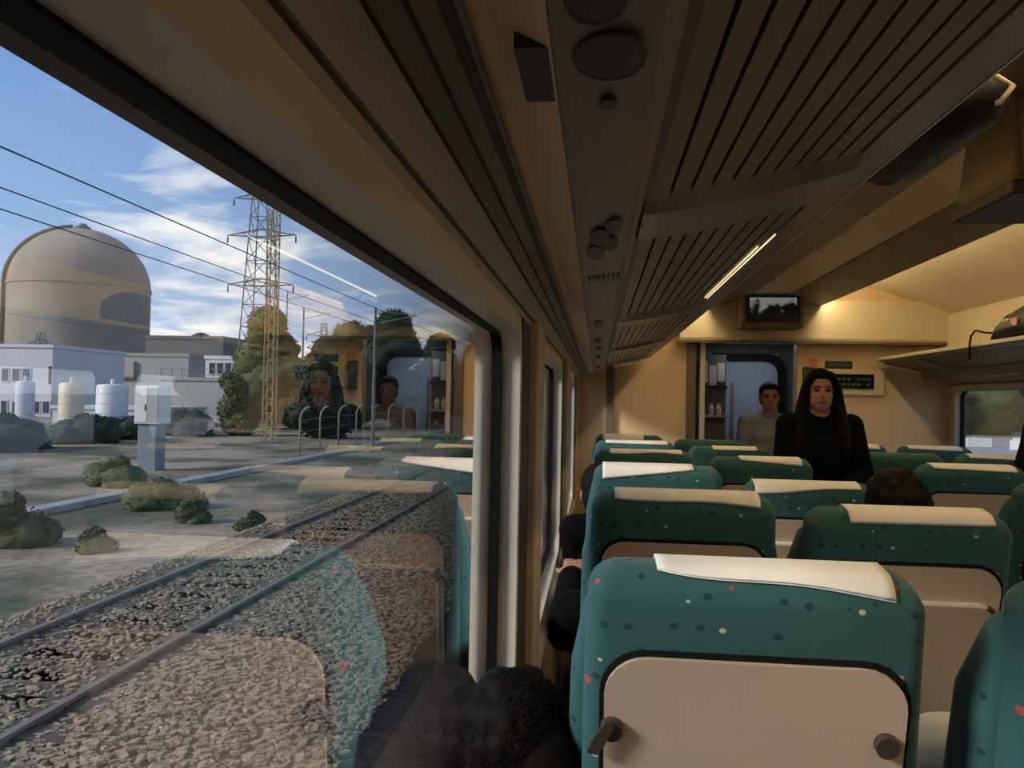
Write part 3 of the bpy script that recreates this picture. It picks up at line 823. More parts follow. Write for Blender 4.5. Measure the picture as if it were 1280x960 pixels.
# ================================================================== people
def fuse(mb, name, mt, voxel, parent, smooth_it=5, extra=None):
    me = mb.mesh(name)
    o = bpy.data.objects.new(name, me); col.objects.link(o)
    r = o.modifiers.new('r', 'REMESH'); r.mode = 'VOXEL'; r.voxel_size = voxel; r.use_smooth_shade = True
    s = o.modifiers.new('s', 'SMOOTH'); s.factor = .5; s.iterations = smooth_it
    dg = bpy.context.evaluated_depsgraph_get(); dg.update()
    new = bpy.data.meshes.new_from_object(o.evaluated_get(dg))
    o.modifiers.clear(); o.data = new; new.name = name
    new.materials.clear(); new.materials.append(mt)
    for p in new.polygons: p.use_smooth = True
    o.parent = parent
    return o
def lerp(a, b, t): return Vector(a) * (1 - t) + Vector(b) * t
def hand(mb, w, d, pn, sgn, curl=.5, k=1.0):
    """w wrist, d pointing direction, pn palm normal (towards which fingers curl)"""
    d = Vector(d).normalized(); pn = (Vector(pn) - d * Vector(pn).dot(d)).normalized(); sd = d.cross(pn) * sgn
    w = Vector(w)
    pal = w + d * .05 * k
    for off in (-.028, -.010, .010, .028):
        mb.cap(w + sd * off * .5 * k, w + d * .085 * k + sd * off * k, .013 * k, .0115 * k, 8)
    for off, L in ((-.033, .060), (-.011, .072), (.011, .078), (.033, .068)):
        a = w + d * .085 * k + sd * off * k
        b = a + (d * math.cos(curl) + pn * math.sin(curl)) * L * .5 * k
        c = b + (d * math.cos(curl * 2) + pn * math.sin(curl * 2)) * L * .5 * k
        mb.cap(a, b, .0092 * k, .0085 * k, 8); mb.cap(b, c, .0085 * k, .0072 * k, 8)
    a = w + d * .025 * k + sd * .028 * k
    b = a + (d * .7 + sd * .7 + pn * .3).normalized() * .04 * k
    c = b + (d * .95 + sd * .2 + pn * .4).normalized() * .032 * k
    mb.cap(a, b, .013 * k, .0105 * k, 8); mb.cap(b, c, .0105 * k, .0085 * k, 8)

def person(label, J, skin, top, legs, hair='short', voxel=.007, face=True, strands=0, turn=(0, 0, 0), scale=1.0):
    """J: joints in world coordinates. turn: head pitch, roll, yaw (face looks to -y at yaw 0)"""
    root = thing('person', label, 'person', (J['pelvis'][0], J['pelvis'][1], J.get('base', 0)))
    inv = Matrix.Translation(root.location).inverted()
    V = {k: Vector(v) for k, v in J.items() if k not in ('base', 'top_name')}
    b = MB()
    # trunk
    def trunk(mb, g):
        pe, ch, nk = V['pelvis'], V['chest'], V['neck']
        ax = (V['sh_r'] - V['sh_l']); ax.z = 0; yaw = math.atan2(ax.y, ax.x)
        Rz = Matrix.Rotation(yaw, 4, 'Z')
        for t_, rx, ryy, rz in ((0, .165, .115, .10), (.25, .145, .10, .10), (.5, .135, .098, .10), (.75, .15, .108, .10), (1.0, .165, .112, .11)):
            c = lerp(pe, ch, t_)
            mb.ball((0, 0, 0), (rx + g, ryy + g, rz + g), Matrix.Translation(c) @ Rz, n=16, m=10)
        mb.ball((0, 0, 0), (.13 + g, .085 + g, .07 + g), Matrix.Translation(lerp(ch, nk, .5)) @ Rz, n=16, m=10)
        for s_ in ('l', 'r'):
            mb.cap(lerp(ch, nk, .75), V['sh_' + s_], .055 + g, .052 + g)
    def arms(mb, g, end=1.0):
        for s_ in ('l', 'r'):
            e = V['el_' + s_]; w_ = V['wr_' + s_]
            mb.cap(V['sh_' + s_], e, .050 + g, .040 + g)
            mb.cap(e, lerp(e, w_, end), .040 + g, .028 + g + (.006 if g else 0))
    def lg(mb, g):
        for s_ in ('l', 'r'):
            mb.cap(V['hip_' + s_], V['kn_' + s_], .078 + g, .055 + g)
            mb.cap(V['kn_' + s_], V['an_' + s_], .055 + g, .038 + g)
    trunk(b, -.004); arms(b, -.004); lg(b, -.004)
    for s_ in ('l', 'r'):                            # feet
        f = V['an_' + s_]; dirf = V.get('toe', Vector((0, -1, 0)))
        b.cap(f + Vector((0, 0, -.03)), f + dirf * .15 + Vector((0, 0, -.045)), .035, .028)
        el = V['el_' + s_]; w_ = V['wr_' + s_]
        hand(b, w_, V.get('hd_' + s_, w_ - el), V.get('hn_' + s_, Vector((0, 0, -1))), 1 if s_ == 'l' else -1)
    # head frame: face towards local -y
    HM = Matrix.Translation(V['head']) @ Matrix.Rotation(turn[2], 4, 'Z') @ Matrix.Rotation(turn[0], 4, 'X') @ Matrix.Rotation(turn[1], 4, 'Y') @ Matrix.Scale(scale, 4)
    b.cap(V['neck'], V['head'] + Vector((0, 0, -.05)), .055, .052)
    b.ball((0, .012, .022), (.073, .092, .093), HM, n=20, m=14)
    b.ball((0, -.022, -.040), (.060, .066, .075), HM, n=16, m=12)
    b.ball((0, -.050, -.088), (.028, .028, .022), HM)
    b.ball((0, -.084, -.008), (.011, .016, .026), HM); b.ball((0, -.094, -.022), (.014, .014, .011), HM)
    for s_ in (-1, 1):
        b.ball((s_ * .030, -.070, .018), (.022, .014, .008), HM)
        b.ball((s_ * .038, -.058, -.022), (.020, .018, .018), HM)
        b.ball((s_ * .074, .012, -.005), (.010, .020, .031), HM)
    bo = fuse(b, 'body', skin, voxel, root); bo.matrix_parent_inverse = inv
    def child(mb, nm, mt, vx, it=5):
        o = fuse(mb, nm, mt, vx, root, it); o.matrix_parent_inverse = inv; return o
    def plain(mb, nm, mt):
        o = mb.build(nm, mt, root, smooth=True); o.matrix_parent_inverse = inv; return o
    if face:
        for s_ in (-1, 1):
            plain(MB().ball((s_ * .030, -.0765, .004), (.013, .008, .0065), HM), 'eye', M['eye'])
            plain(MB().tube([HM @ Vector((s_ * .013, -.090, .021)), HM @ Vector((s_ * .030, -.086, .027)), HM @ Vector((s_ * .048, -.072, .022))], .0034, 6), 'eyebrow', M['hair'])
        plain(MB().ball((0, -.085, -.056), (.024, .008, .0075), HM), 'lips', M['lips'])
    c = MB(); trunk(c, .016); arms(c, .014, .97); child(c, J.get('top_name', 'jacket'), top, max(voxel, .009))
    c = MB(); lg(c, .012)
    c.ball(V['pelvis'] + Vector((0, 0, -.03)), (.172, .125, .10)); child(c, 'trousers', legs, .012)
    for s_ in ('l', 'r'):
        f = V['an_' + s_]; dirf = V.get('toe', Vector((0, -1, 0)))
        plain(MB().cap(f + Vector((0, 0, -.035)), f + dirf * .16 + Vector((0, 0, -.05)), .044, .036), 'shoe', M['dark'])
    nk = V['neck']
    cl = MB()
    pts = [nk + Vector((.066 * math.cos(a), .060 * math.sin(a) - .004, .004 + .018 * math.sin(a))) for a in [2 * PI * k / 24 for k in range(25)]]
    cl.tube(pts, .013, 8); plain(cl, 'collar', top)
    h = MB()
    h.ball((0, .026, .040), (.081, .094, .090), HM, n=20, m=14)
    h.ball((0, .050, -.005), (.076, .068, .085), HM, n=18, m=12)
    h.ball((0, -.030, .088), (.060, .052, .030), HM, n=16, m=10)
    if hair == 'long':
        for s_ in (-1, 1):
            pts = [(s_ * .045, -.045, .085), (s_ * .076, -.030, .030), (s_ * .088, -.015, -.05), (s_ * .100, -.020, -.14), (s_ * .112, -.045, -.24), (s_ * .115, -.060, -.32)]
            rr = [.024, .026, .032, .040, .040, .022]
            for i in range(5):
                h.cap(HM @ Vector(pts[i]), HM @ Vector(pts[i + 1]), rr[i], rr[i + 1])
        h.cap(HM @ Vector((0, .06, .0)), HM @ Vector((0, .09, -.22)), .08, .09)
    if hair == 'messy':
        for k in range(60):
            a = random.uniform(0, 2 * PI); e = random.uniform(.1, 1.4)
            h.ball((.072 * math.cos(a) * math.cos(e), .024 + .088 * math.sin(a) * math.cos(e), .035 + .085 * math.sin(e)), random.uniform(.014, .024), HM)
    ho = child(h, 'hair', M['hair'], .006, 4)
    if strands:
        st = MB(); rnd = random.Random(5)
        for k in range(strands):
            a = rnd.uniform(0, 2 * PI); e = rnd.uniform(-.5, 1.5)
            n = Vector((math.cos(a) * math.cos(e), math.sin(a) * math.cos(e), math.sin(e)))
            base = HM @ Vector((.080 * n.x, .026 + .092 * n.y, .038 + .090 * n.z))
            if (HM.inverted() @ base).y < -.045 and (HM.inverted() @ base).z < .05: continue
            nn = (HM.to_3x3() @ n).normalized()
            tn = nn.cross(Vector((rnd.uniform(-1, 1), rnd.uniform(-1, 1), rnd.uniform(-1, 1)))).normalized()
            L = rnd.uniform(.010, .024)
            p1 = base + nn * L * .22 + tn * L * .6; p2 = base + nn * L * .16 + tn * L * 1.3
            sd = nn.cross(tn) * .0012
            st.add([base - sd, base + sd, p1 + sd * .8, p1 - sd * .8, p2], [(0, 1, 2, 3), (3, 2, 4)])
        o = st.build('hair_strands', M['hair'], ho); o['kind'] = 'stuff'
        o.matrix_parent_inverse = Matrix.Identity(4)
    return root

# standing woman in the aisle
wx, wy = 1.20, 4.50
person('woman in a black coat with long dark hair standing in the aisle', dict(
    pelvis=(wx + .02, wy + .02, .90), chest=(wx + .01, wy + .01, 1.19), neck=(wx, wy, 1.36), head=(wx, wy - .015, 1.495),
    sh_l=(wx + .175, wy + .02, 1.31), sh_r=(wx - .165, wy + .0, 1.31), el_l=(wx + .235, wy + .0, 1.05), el_r=(wx - .20, wy - .03, 1.06),
    wr_l=(wx + .10, wy - .17, .99), wr_r=(wx - .09, wy - .19, .985), hip_l=(wx + .09, wy + .02, .88), hip_r=(wx - .06, wy + .02, .88),
    kn_l=(wx + .09, wy, .48), kn_r=(wx - .06, wy, .48), an_l=(wx + .09, wy + .03, .085), an_r=(wx - .06, wy + .03, .085),
    hd_l=(-1, -.25, -.1), hd_r=(1, -.2, -.1), hn_l=(0, .3, -1), hn_r=(0, .3, -1), top_name='coat'),
    M['skin'], M['coat'], M['jeans'], hair='long', voxel=.006, turn=(0, 0, -.10))
mxx, my, mz = 1.374, 6.62, .02
person('man with short dark hair in grey shirt standing behind the woman', dict(
    pelvis=(mxx, my + .02, .88), chest=(mxx, my + .01, 1.14 + mz), neck=(mxx, my, 1.32 + mz), head=(mxx, my - .015, 1.455 + mz),
    sh_l=(mxx + .18, my + .02, 1.25 + mz), sh_r=(mxx - .18, my, 1.25 + mz), el_l=(mxx + .21, my + .03, 1.0), el_r=(mxx - .21, my, 1.0),
    wr_l=(mxx + .19, my - .07, .77), wr_r=(mxx - .19, my - .07, .77), hip_l=(mxx + .08, my + .02, .86), hip_r=(mxx - .08, my + .02, .86),
    kn_l=(mxx + .09, my, .47), kn_r=(mxx - .09, my, .47), an_l=(mxx + .09, my + .03, .085), an_r=(mxx - .09, my + .03, .085), top_name='shirt'),
    M['skin2'], M['greyshirt'], M['jeans'], hair='short', voxel=.007, turn=(.05, 0, -.05))

def seated(label, x, yrear, head, lean=(0, 0), top='coat', skin='skin2', hair='short', strands=0, elL=None, elR=None, wrL=None, wrR=None, drop=0.0, voxel=.009, turn=(0, 0, PI), face=False, top_name='jacket', shw=.17):
    """passenger on the seat whose back is at yrear, facing forward (+y)"""
    y = yrear + .33
    lx, ly = lean
    z0 = -drop
    J = dict(pelvis=(x, y + .03, .575), chest=(x + lx * .5, y - .03 + ly * .5, .86 + z0), neck=(x + lx * .85, y - .05 + ly * .8, 1.03 + z0), head=head,
             sh_l=(x + lx * .7 - shw, y - .04 + ly * .7, .98 + z0), sh_r=(x + lx * .7 + shw, y - .04 + ly * .7, .98 + z0))
    J['el_l'] = elL or (x - .235, y + .10, .74 + z0); J['el_r'] = elR or (x + .235, y + .10, .74 + z0)
    J['wr_l'] = wrL or (x - .13, y + .30, .70); J['wr_r'] = wrR or (x + .13, y + .30, .70)
    J.update(hip_l=(x - .08, y + .05, .565), hip_r=(x + .08, y + .05, .565), kn_l=(x - .09, y + .44, .57), kn_r=(x + .09, y + .44, .57),
             an_l=(x - .09, y + .40, .10), an_r=(x + .09, y + .40, .10), toe=(0, 1, 0), top_name=top_name)
    return person(label, J, M[skin], M[top], M['jeans'], hair=hair, voxel=voxel, face=face, strands=strands, turn=turn)
# boy asleep against the window in the first row: head in the gap between seat and glass
seated('dark haired passenger leaning his head on the window beside the nearest seat', .20, ry(0), (-.084, 1.31, .862), lean=(-.15, -.02), top='coat', hair='messy', strands=9000, shw=.14, drop=.22, voxel=.007, turn=(.0, .75, PI - .25), face=True,
       elL=(-.06, 1.50, .66), wrL=(.08, 1.74, .62), elR=(.40, 1.62, .62))
seated('passenger in pale shirt, sleeve showing between the first two seats', .775, ry(0), (.80, 1.46, 1.0), lean=(-.04, 0), top='lightshirt', drop=.14, elL=(.56, 1.44, .66), top_name='shirt', shw=.165)
seated('black clad passenger with bare forearm by the window in second row', .14, ry(1), (.12, 2.35, .97), lean=(-.05, 0), top='coat', drop=.18,
       elL=(-.085, 2.36, .74), wrL=(-.07, 2.58, .85), elR=(.37, 2.48, .70))
seated('passenger whose dark hair rises over the reclined second row seat', .80, ry(1), (.815, 2.30, 1.115), lean=(.02, -.02), top='coat', drop=.05, hair='messy', strands=1800)
seated('dark clothed passenger by the window in the third row', .16, ry(2), (.02, 3.22, 1.05), lean=(-.10, 0), top='coat', drop=.08, elL=(-.08, 3.25, .80), wrL=(.02, 3.48, .76))
seated('black clad passenger at right photo edge leaning before the small window', 2.16, ry(3), (2.12, 4.02, 1.31), lean=(-.02, -.02), top='coat', drop=-.10, hair='long')

# ================================================================== outdoors
GZ = -1.55                                        # ground level, rails run at -1.18
RZ = -1.18
struct('ground', MB().box(-700, 500, -60, 900, GZ - 1, GZ), M['ground'])
# own and neighbouring ballast beds
struct('ballast_shoulder', MB().prism([(-1.9, GZ), (-.9, RZ - .22), (3.4, RZ - .22), (4.4, GZ)], -30, 300), M['ballast'])
TL = -5.24                                        # centre of the next track
struct('ballast_bed', MB().prism([(TL - 2.3, GZ), (TL - 1.5, RZ - .085), (TL + 1.5, RZ - .085), (TL + 3.2, RZ - .24), (TL + 3.6, GZ)], -30, 300), M['ballast'])
tk = thing('railway_track', 'neighbouring railway track with steel rails beside the train', 'track', (TL, 0, RZ))
railp = [(-.065, -.16), (.065, -.16), (.065, -.145), (.012, -.12), (.010, -.045), (.035, -.035), (.036, 0), (-.036, 0), (-.035, -.035), (-.010, -.045), (-.012, -.12), (-.065, -.145)]
rm = MB().prism(railp, -20, 260).mesh('rail'); rm.materials.append(M['railsteel'])
for s_ in (-1, 1):
    o = bpy.data.objects.new('rail', rm); col.objects.link(o); o.parent = tk; o.location = (s_ * .835, 0, 0)
sm = MB().prism([(-1.3, -.30), (1.3, -.30), (1.3, -.19), (.9, -.165), (.5, -.20), (-.5, -.20), (-.9, -.165), (-1.3, -.19)], -.13, .13).mesh('sleeper'); sm.materials.append(M['sleeper'])
for k in range(70):
    o = bpy.data.objects.new('sleeper', sm); col.objects.link(o); o.parent = tk; o.location = (0, 1.5 + k * .62, .115)
tag(MB().tube([(-2.28, -10 + 4 * k, RZ - .26 + .01 * (k % 2)) for k in range(40)], .028, 8).build('cable_conduit', M['trough'], None, smooth=True),
    'thin grey cable conduit lying along the ballast beside the train', 'conduit')
# ballast stones, too many to count
def stones(name, n, xr, yr, zf, size, seed):
    rng = np.random.default_rng(seed)
    base = np.array([(x, y, z) for z in (-.6, .6) for y in (-.7, .7) for x in (-.7, .7)])
    faces = np.array([(0, 2, 3, 1), (4, 5, 7, 6), (0, 1, 5, 4), (2, 6, 7, 3), (0, 4, 6, 2), (1, 3, 7, 5)])
    vs = []; fs = []
    for i in range(n):
        x = rng.uniform(*xr); u = rng.random(); y = yr[0] + (yr[1] - yr[0]) * u ** 1.7
        s = size * rng.uniform(.6, 1.5)
        a = rng.uniform(0, 6.28); c, sn = math.cos(a), math.sin(a)
        b = base * rng.uniform(.45, 1.25, (8, 3)) * s * np.array([1, 1, .75])
        xx = b[:, 0] * c - b[:, 1] * sn + x; yy = b[:, 0] * sn + b[:, 1] * c + y
        zz = b[:, 2] + zf(x) + s * .2
        vs.append(np.stack([xx, yy, zz], 1)); fs.append(faces + 8 * i)
    me = bpy.data.meshes.new(name)
    me.from_pydata(np.concatenate(vs).tolist(), [], np.concatenate(fs).tolist())
    me.materials.append(M['stone'])
    o = bpy.data.objects.new(name, me); col.objects.link(o)
    return o
def bedz(x):
    d = x - TL
    if d > 3.2: return RZ - .24 - (d - 3.2) * .25
    if d > 1.5: return RZ - .085 - (d - 1.5) * .091
    if d > -1.5: return RZ - .085
    return RZ - .085 - (-1.5 - d) * .3
o = stones('ballast_stones', 26000, (TL + .95, TL + 3.3), (1.6, 30), bedz, .034, 1)
tag(o, 'loose pale ballast stones heaped beside the nearer rail', 'gravel', kind='stuff')
o = stones('ballast_stones', 12000, (TL - 1.9, TL + .75), (3.0, 32), bedz, .030, 2)
tag(o, 'brown ballast stones between and beyond the rails of the next track', 'gravel', kind='stuff')
# kerb wall running along the dirt strip
t = thing('concrete_kerb', 'low pale concrete kerb running along the dirt strip', 'kerb', (-13.2, 0, GZ))
km = MB().prism([(-.20, 0), (.20, 0), (.18, .20), (-.18, .23)], .0, 3.95).mesh('kerb_block'); km.materials.append(M['concrete'])
for k in range(26):
    o = bpy.data.objects.new('kerb_block', km); col.objects.link(o); o.parent = t; o.location = (random.uniform(-.04, .04), 6 + k * 4, random.uniform(-.06, .02))
# scrub
def leaf_cloud(mb, c, rad, n, ls, rng):
    for i in range(n):
        v_ = Vector((rng.gauss(0, 1), rng.gauss(0, 1), rng.gauss(0, 1))).normalized()
        r_ = rng.uniform(.72, 1.08)
        p = Vector(c) + Vector((v_.x * rad[0], v_.y * rad[1], v_.z * rad[2])) * r_
        a = Vector((rng.gauss(0, 1), rng.gauss(0, 1), rng.gauss(0, 1))).normalized(); b_ = a.cross(v_ + Vector((.01, 0, 0))).normalized()
        s = ls * rng.uniform(.6, 1.4)
        mb.add([p - a * s, p + b_ * s * .45, p + a * s, p - b_ * s * .45], [(0, 1, 2, 3)])
def lump(mb, c, rad, seed, n=18, m=12):
    o = len(mb.v); mb.ball((0, 0, 0), 1.0, n=n, m=m)
    for i in range(o, len(mb.v)):
        v_ = Vector(mb.v[i]); k = 1 + .28 * mnoise.noise(v_ * 1.8 + Vector((seed, seed * 2.1, 0))) + .15 * mnoise.noise(v_ * 4.5 + Vector((seed, 0, seed)))
        mb.v[i] = (c[0] + v_.x * rad[0] * k, c[1] + v_.y * rad[1] * k, c[2] + v_.z * rad[2] * k)
def tree(name, label, base, h, w, mt, seed, trunk_h=.35, lumps=7, group=None, leaves=7000, ls=.17):
    rng = random.Random(seed)
    t = thing(name, label, 'tree' if 'tree' in name else 'bush', base, 0, group)
    mb = MB()
    for k in range(lumps):
        f = k / max(1, lumps - 1)
        rr = w * .5 * (1 - .45 * f) * rng.uniform(.55, .8)
        c = (rng.uniform(-1, 1) * w * .30 * (1 - f * .6), rng.uniform(-1, 1) * w * .25 * (1 - f * .6), h * (trunk_h + (1 - trunk_h) * (.12 + .75 * f)))
        lump(mb, c, (rr, rr, max(rr * .85, h * .12)), seed + k * 1.7)
        leaf_cloud(mb, c, (rr * 1.05, rr * 1.05, rr * .95), leaves // lumps, ls, rng)
    mb.build('foliage', mt, t, smooth=True)
    MB().tube([(0, 0, -.1), (.05 * w, 0, h * .3), (0, 0, h * .6)], [h * .03, h * .022, h * .01], 8).build('trunk', M['bark'], t)
    return t
def ground_at(px, Y):
    p = P(px, 500, Y); return (p.x, Y, GZ)
def px_w(Y): return Y / F
tr = [('tree', 'broad olive green tree behind the lattice mast', 340, 66, 10.2, 8.6, 'leafg', 1),
      ('tree', 'tall dark tree with ragged top right of the thin pole', 494, 80, 11.6, 8.4, 'leafd', 2),
      ('tree', 'dark bushy tree left of the thin pole', 432, 74, 9.6, 8.4, 'leafd', 3),
      ('tree', 'low dark tree nearest the window frame', 552, 93, 10.4, 8.0, 'leafd', 4),
      ('tree', 'dark tree between the olive tree and the fence', 392, 54, 5.6, 5.0, 'leafd', 5),
      ('tree', 'small olive tree at the end of the grey wall', 290, 55, 4.4, 3.2, 'leafg', 6),
      ('tree', 'dark tree half hidden behind the ragged tall tree', 458, 106, 12.6, 9.0, 'leafd', 8),
      ('tree', 'farthest dark tree seen above the fence end', 590, 112, 10.6, 8.0, 'leafd', 9)]
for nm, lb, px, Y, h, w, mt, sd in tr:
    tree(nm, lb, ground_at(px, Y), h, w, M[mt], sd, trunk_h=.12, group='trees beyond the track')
bs = [('low green shrub at the left photo edge by the kerb', 18, 14.2, .95, 1.5), ('small green shrub in the dirt strip', 245, 17.5, .62, .9), ('tiny green tuft on the dirt near the track', 322, 17.0, .35, .6),
      ('flat scrub bush beside the kerb', 200, 19.5, .6, 1.6), ('brownish scrub before the grey plinth', 150, 24.0, .8, 1.8), ('yellowish tuft on the dirt strip', 120, 14.0, .35, .7)]
for i, (lb, px, Y, h, w) in enumerate(bs):
    tree('shrub', lb, ground_at(px, Y), h, w, M['leafs'], 20 + i, trunk_h=.02, lumps=5, leaves=2500, ls=.05, group='scrub by the track')
# green hedge strip beyond the kerb
for i, (px, Y, w_) in enumerate(((2, 37, 4.6), (112, 43, 4.0), (160, 48, 3.6), (240, 54, 5))):
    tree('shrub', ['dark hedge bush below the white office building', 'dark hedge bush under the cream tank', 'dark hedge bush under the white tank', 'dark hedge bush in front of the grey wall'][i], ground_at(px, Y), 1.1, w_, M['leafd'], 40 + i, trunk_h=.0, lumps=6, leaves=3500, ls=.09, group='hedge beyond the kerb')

# fence with bent posts
t = thing('security_fence', 'wire fence with bent grey posts in front of the dark trees', 'fence', (0, 0, GZ))
fp = []
for k, px in enumerate((376, 401, 424, 446, 466, 486, 505, 522, 538)):
    Y = 36 + k * 4.6
    g = ground_at(px, Y); fp.append(g)
    x, y, z = g
    MB().tube([(x, y, 0), (x, y, 1.9), (x + .06, y, 2.15), (x + .22, y, 2.35), (x + .45, y, 2.45)], .05, 8).build('fence_post', M['concrete'], t, smooth=True)
for k in range(len(fp) - 1):
    for z in (.15, .7, 1.25, 1.8):
        MB().tube([(fp[k][0], fp[k][1], z), (fp[k + 1][0], fp[k + 1][1], z)], .012, 5).build('fence_wire', M['lattice'], t)

# reactor dome
c = P(98, 480, 230)
t = thing('reactor_dome', 'huge grey concrete reactor dome at the left of the view', 'building', (c.x, 230, GZ))
rad = 87 * px_w(230) * 1.0
rad = rad * (1 / math.cos(math.atan(.65))) ** 0 * .98
zt = P(98, 287, 230).z - GZ
prof = [(rad, 0), (rad, zt - rad * .92)]
for k in range(1, 13):
    a = k / 12 * PI / 2
    prof.append((max(.05, rad * math.cos(a)), zt - rad * .92 + rad * .92 * math.sin(a)))
MB().lathe(prof, (0, 0, 0), 64).build('shell', M['dome'], t, angle=40)
# service rib climbing the left side over the top
side = Vector((-.84, .0, 0)); va = math.atan2(-c.x, 230)
rib = MB()
dirv = Vector((-math.cos(va), -math.sin(va), 0)) @ Matrix.Identity(3)
pts = [dirv * (rad + .5)] + [dirv * (rad + .5) + Vector((0, 0, zt - rad * .92))]
for k in range(1, 12):
    a = k / 12 * PI / 2
    pts.append(dirv * ((rad + .5) * math.cos(a)) + Vector((0, 0, zt - rad * .92 + (rad * .92 + .5) * math.sin(a))))
rib.tube(pts, .95, 6).build('cable_rib', M['domeedge'], t)
MB().lathe([(2.2, 0), (2.2, 1.0), (1.2, 1.5), (1.0, 2.0)], (0, 0, zt - .3), 14).build('top_vent', M['domeedge'], t)
for z_ in (.36, .62):
    pass
MB().lathe([(rad + .25, 0), (rad + .25, 1.0)], (0, 0, zt - rad * .95), 64).build('ring_beam', M['dome'], t)

# buildings in front of the dome
def block(name, label, px0, px1, py_top, Y, depth, mt, roofm=None, base=None):
    a = P(px0, py_top, Y); b = P(px1, py_top, Y)
    t = thing(name, label, 'building', ((a.x + b.x) / 2, Y, GZ))
    hw = abs(b.x - a.x) / 2; h = (a.z + b.z) / 2 - GZ
    MB().box(-hw, hw, 0, depth, 0, h).build('wall', mt, t)
    MB().box(-hw - .15, hw + .15, -.15, depth + .15, h, h + Y * .0045).build('parapet', roofm or mt, t)
    return t, hw, h
def wins(t, hw, h, Y, px0, px1, rects, by):
    for (x0, x1, y0, y1) in rects:
        a = P(x0, y1, Y); b = P(x1, y0, Y)
        lx0 = a.x - t.location.x; lx1 = b.x - t.location.x; z0 = a.z - GZ; z1 = b.z - GZ
        f = MB().box(lx0 - .12, lx1 + .12, -.10, .02, z0 - .12, z1 + .12).build('window', M['bwhite'], t)
        MB().box(lx0, lx1, -.13, -.09, z0, z1).build('pane', M['win'], f)
t, hw, h = block('office_building', 'pale office block with rows of dark windows at left edge', -70, 66, 434, 85, 14, M['bwhite'])
rects = [(3, 11, 461, 476), (16, 25, 461, 476), (29, 38, 461, 476), (2, 9, 501, 516), (16, 25, 502, 516), (42, 50, 502, 516), (54, 62, 502, 516), (61, 66, 458, 480)]
wins(t, hw, h, 85, -70, 66, rects, 0)
t, hw, h = block('turbine_hall', 'long grey industrial hall under the reactor dome', 62, 236, 445, 120, 30, M['bgrey'], M['concrete'])
MB().tube([(-hw * .6, -.3, h * .62), (hw * .25, -.3, h * .60)], .25, 8).build('pipe', M['bdark'], t)
MB().tube([(hw * .25, -.3, h * .60), (hw * .25, -.3, h * .9)], .22, 8).build('pipe', M['bdark'], t)
t, hw, h = block('auxiliary_building', 'dark flat roofed block right of the reactor dome', 182, 279, 424, 165, 30, M['bdark'])
MB().lathe([(2.5, 0), (2.2, 1.5), (.8, 2.2)], (-hw * .15, 10, h), 14).build('roof_unit', M['leafd'], t)
t, hw, h = block('storage_hall', 'low grey shed wall with railing behind the trackside cabinet', 200, 305, 476, 78, 20, M['bgrey'], M['concrete'])
for k in range(9):
    x = -hw + k * hw / 4
    MB().tube([(x, .2, h), (x, .2, h + 1.2)], .04, 6).build('railing_post', M['lattice'], t)
for z_ in (.6, 1.2):
    MB().tube([(-hw, .2, h + z_), (hw, .2, h + z_)], .035, 6).build('railing_bar', M['lattice'], t)
t, hw, h = block('white_cabin', 'white rooftop cabin with three dark windows', 257, 294, 449, 98, 6, M['tankwhite'])
wins(t, hw, h, 98, 257, 294, [(262, 269, 454, 467), (272, 279, 454, 467), (282, 289, 454, 467)], 0)
t, hw, h = block('low_shed', 'pale low shed wall under the two storage tanks', 66, 200, 512, 66, 8, M['bwhite'])

# tanks
def tank(label, px, py0, py1, wpx, Y, mt):
    c = P(px, py0, Y); top = P(px, py1, Y)
    t = thing('storage_tank', label, 'tank', (c.x, Y, GZ), 0, 'storage tanks')
    r = wpx / 2 * px_w(Y) * .97; z0 = c.z - GZ; z1 = top.z - GZ
    MB().lathe([(r, 0), (r, z1 - .2), (r * .9, z1 - .05), (r * .3, z1)], (0, 0, 0), 32).build('tank_body', mt, t, angle=40)
    for k in range(1, 5):
        MB().lathe([(r + .012, 0), (r + .012, .05)], (0, 0, z1 * k / 5), 32).build('band', mt, t)
    MB().lathe([(.14, 0), (.14, .3), (.05, .4)], (0, 0, z1 - .02), 10).build('vent_cap', mt, t)
tank('cream cylindrical tank beside the office building', 88, 545, 478, 32, 50, M['tankcream'])
tank('wide white cylindrical tank right of the cream tank', 139, 540, 480, 40, 54, M['tankwhite'])
tank('pale tank in front of the office windows', 30, 540, 476, 24, 58, M['bwhite'])
# trackside cabinet on plinth
Yc = 29
a = P(177, 482, Yc); b = P(206, 530, Yc)
t = thing('trackside_cabinet', 'white cabinet on a tall grey plinth beside the track', 'cabinet', ((a.x + b.x) / 2, Yc, GZ))
hw = (b.x - a.x) / 2
zb = b.z - GZ; zt_ = a.z - GZ
MB().box(-hw * .8, hw * .7, -.35, .35, 0, zb).build('plinth', M['plinth'], t, bevel=.02)
MB().box(-hw, hw, -.45, .45, zb, zt_).build('case', M['tankwhite'], t, bevel=.03)
d_ = MB().box(-hw * .9, hw * .05, -.48, -.45, zb + .08, zt_ - .08).build('door', M['tankwhite'], t)
MB().box(hw * -.08, hw * -.02, -.51, -.48, zb + .5, zb + .75).build('handle', M['dark'], d_)
MB().box(hw * .12, hw * .9, -.48, -.45, zb + .08, zt_ - .08).build('door', M['bgrey'], t)

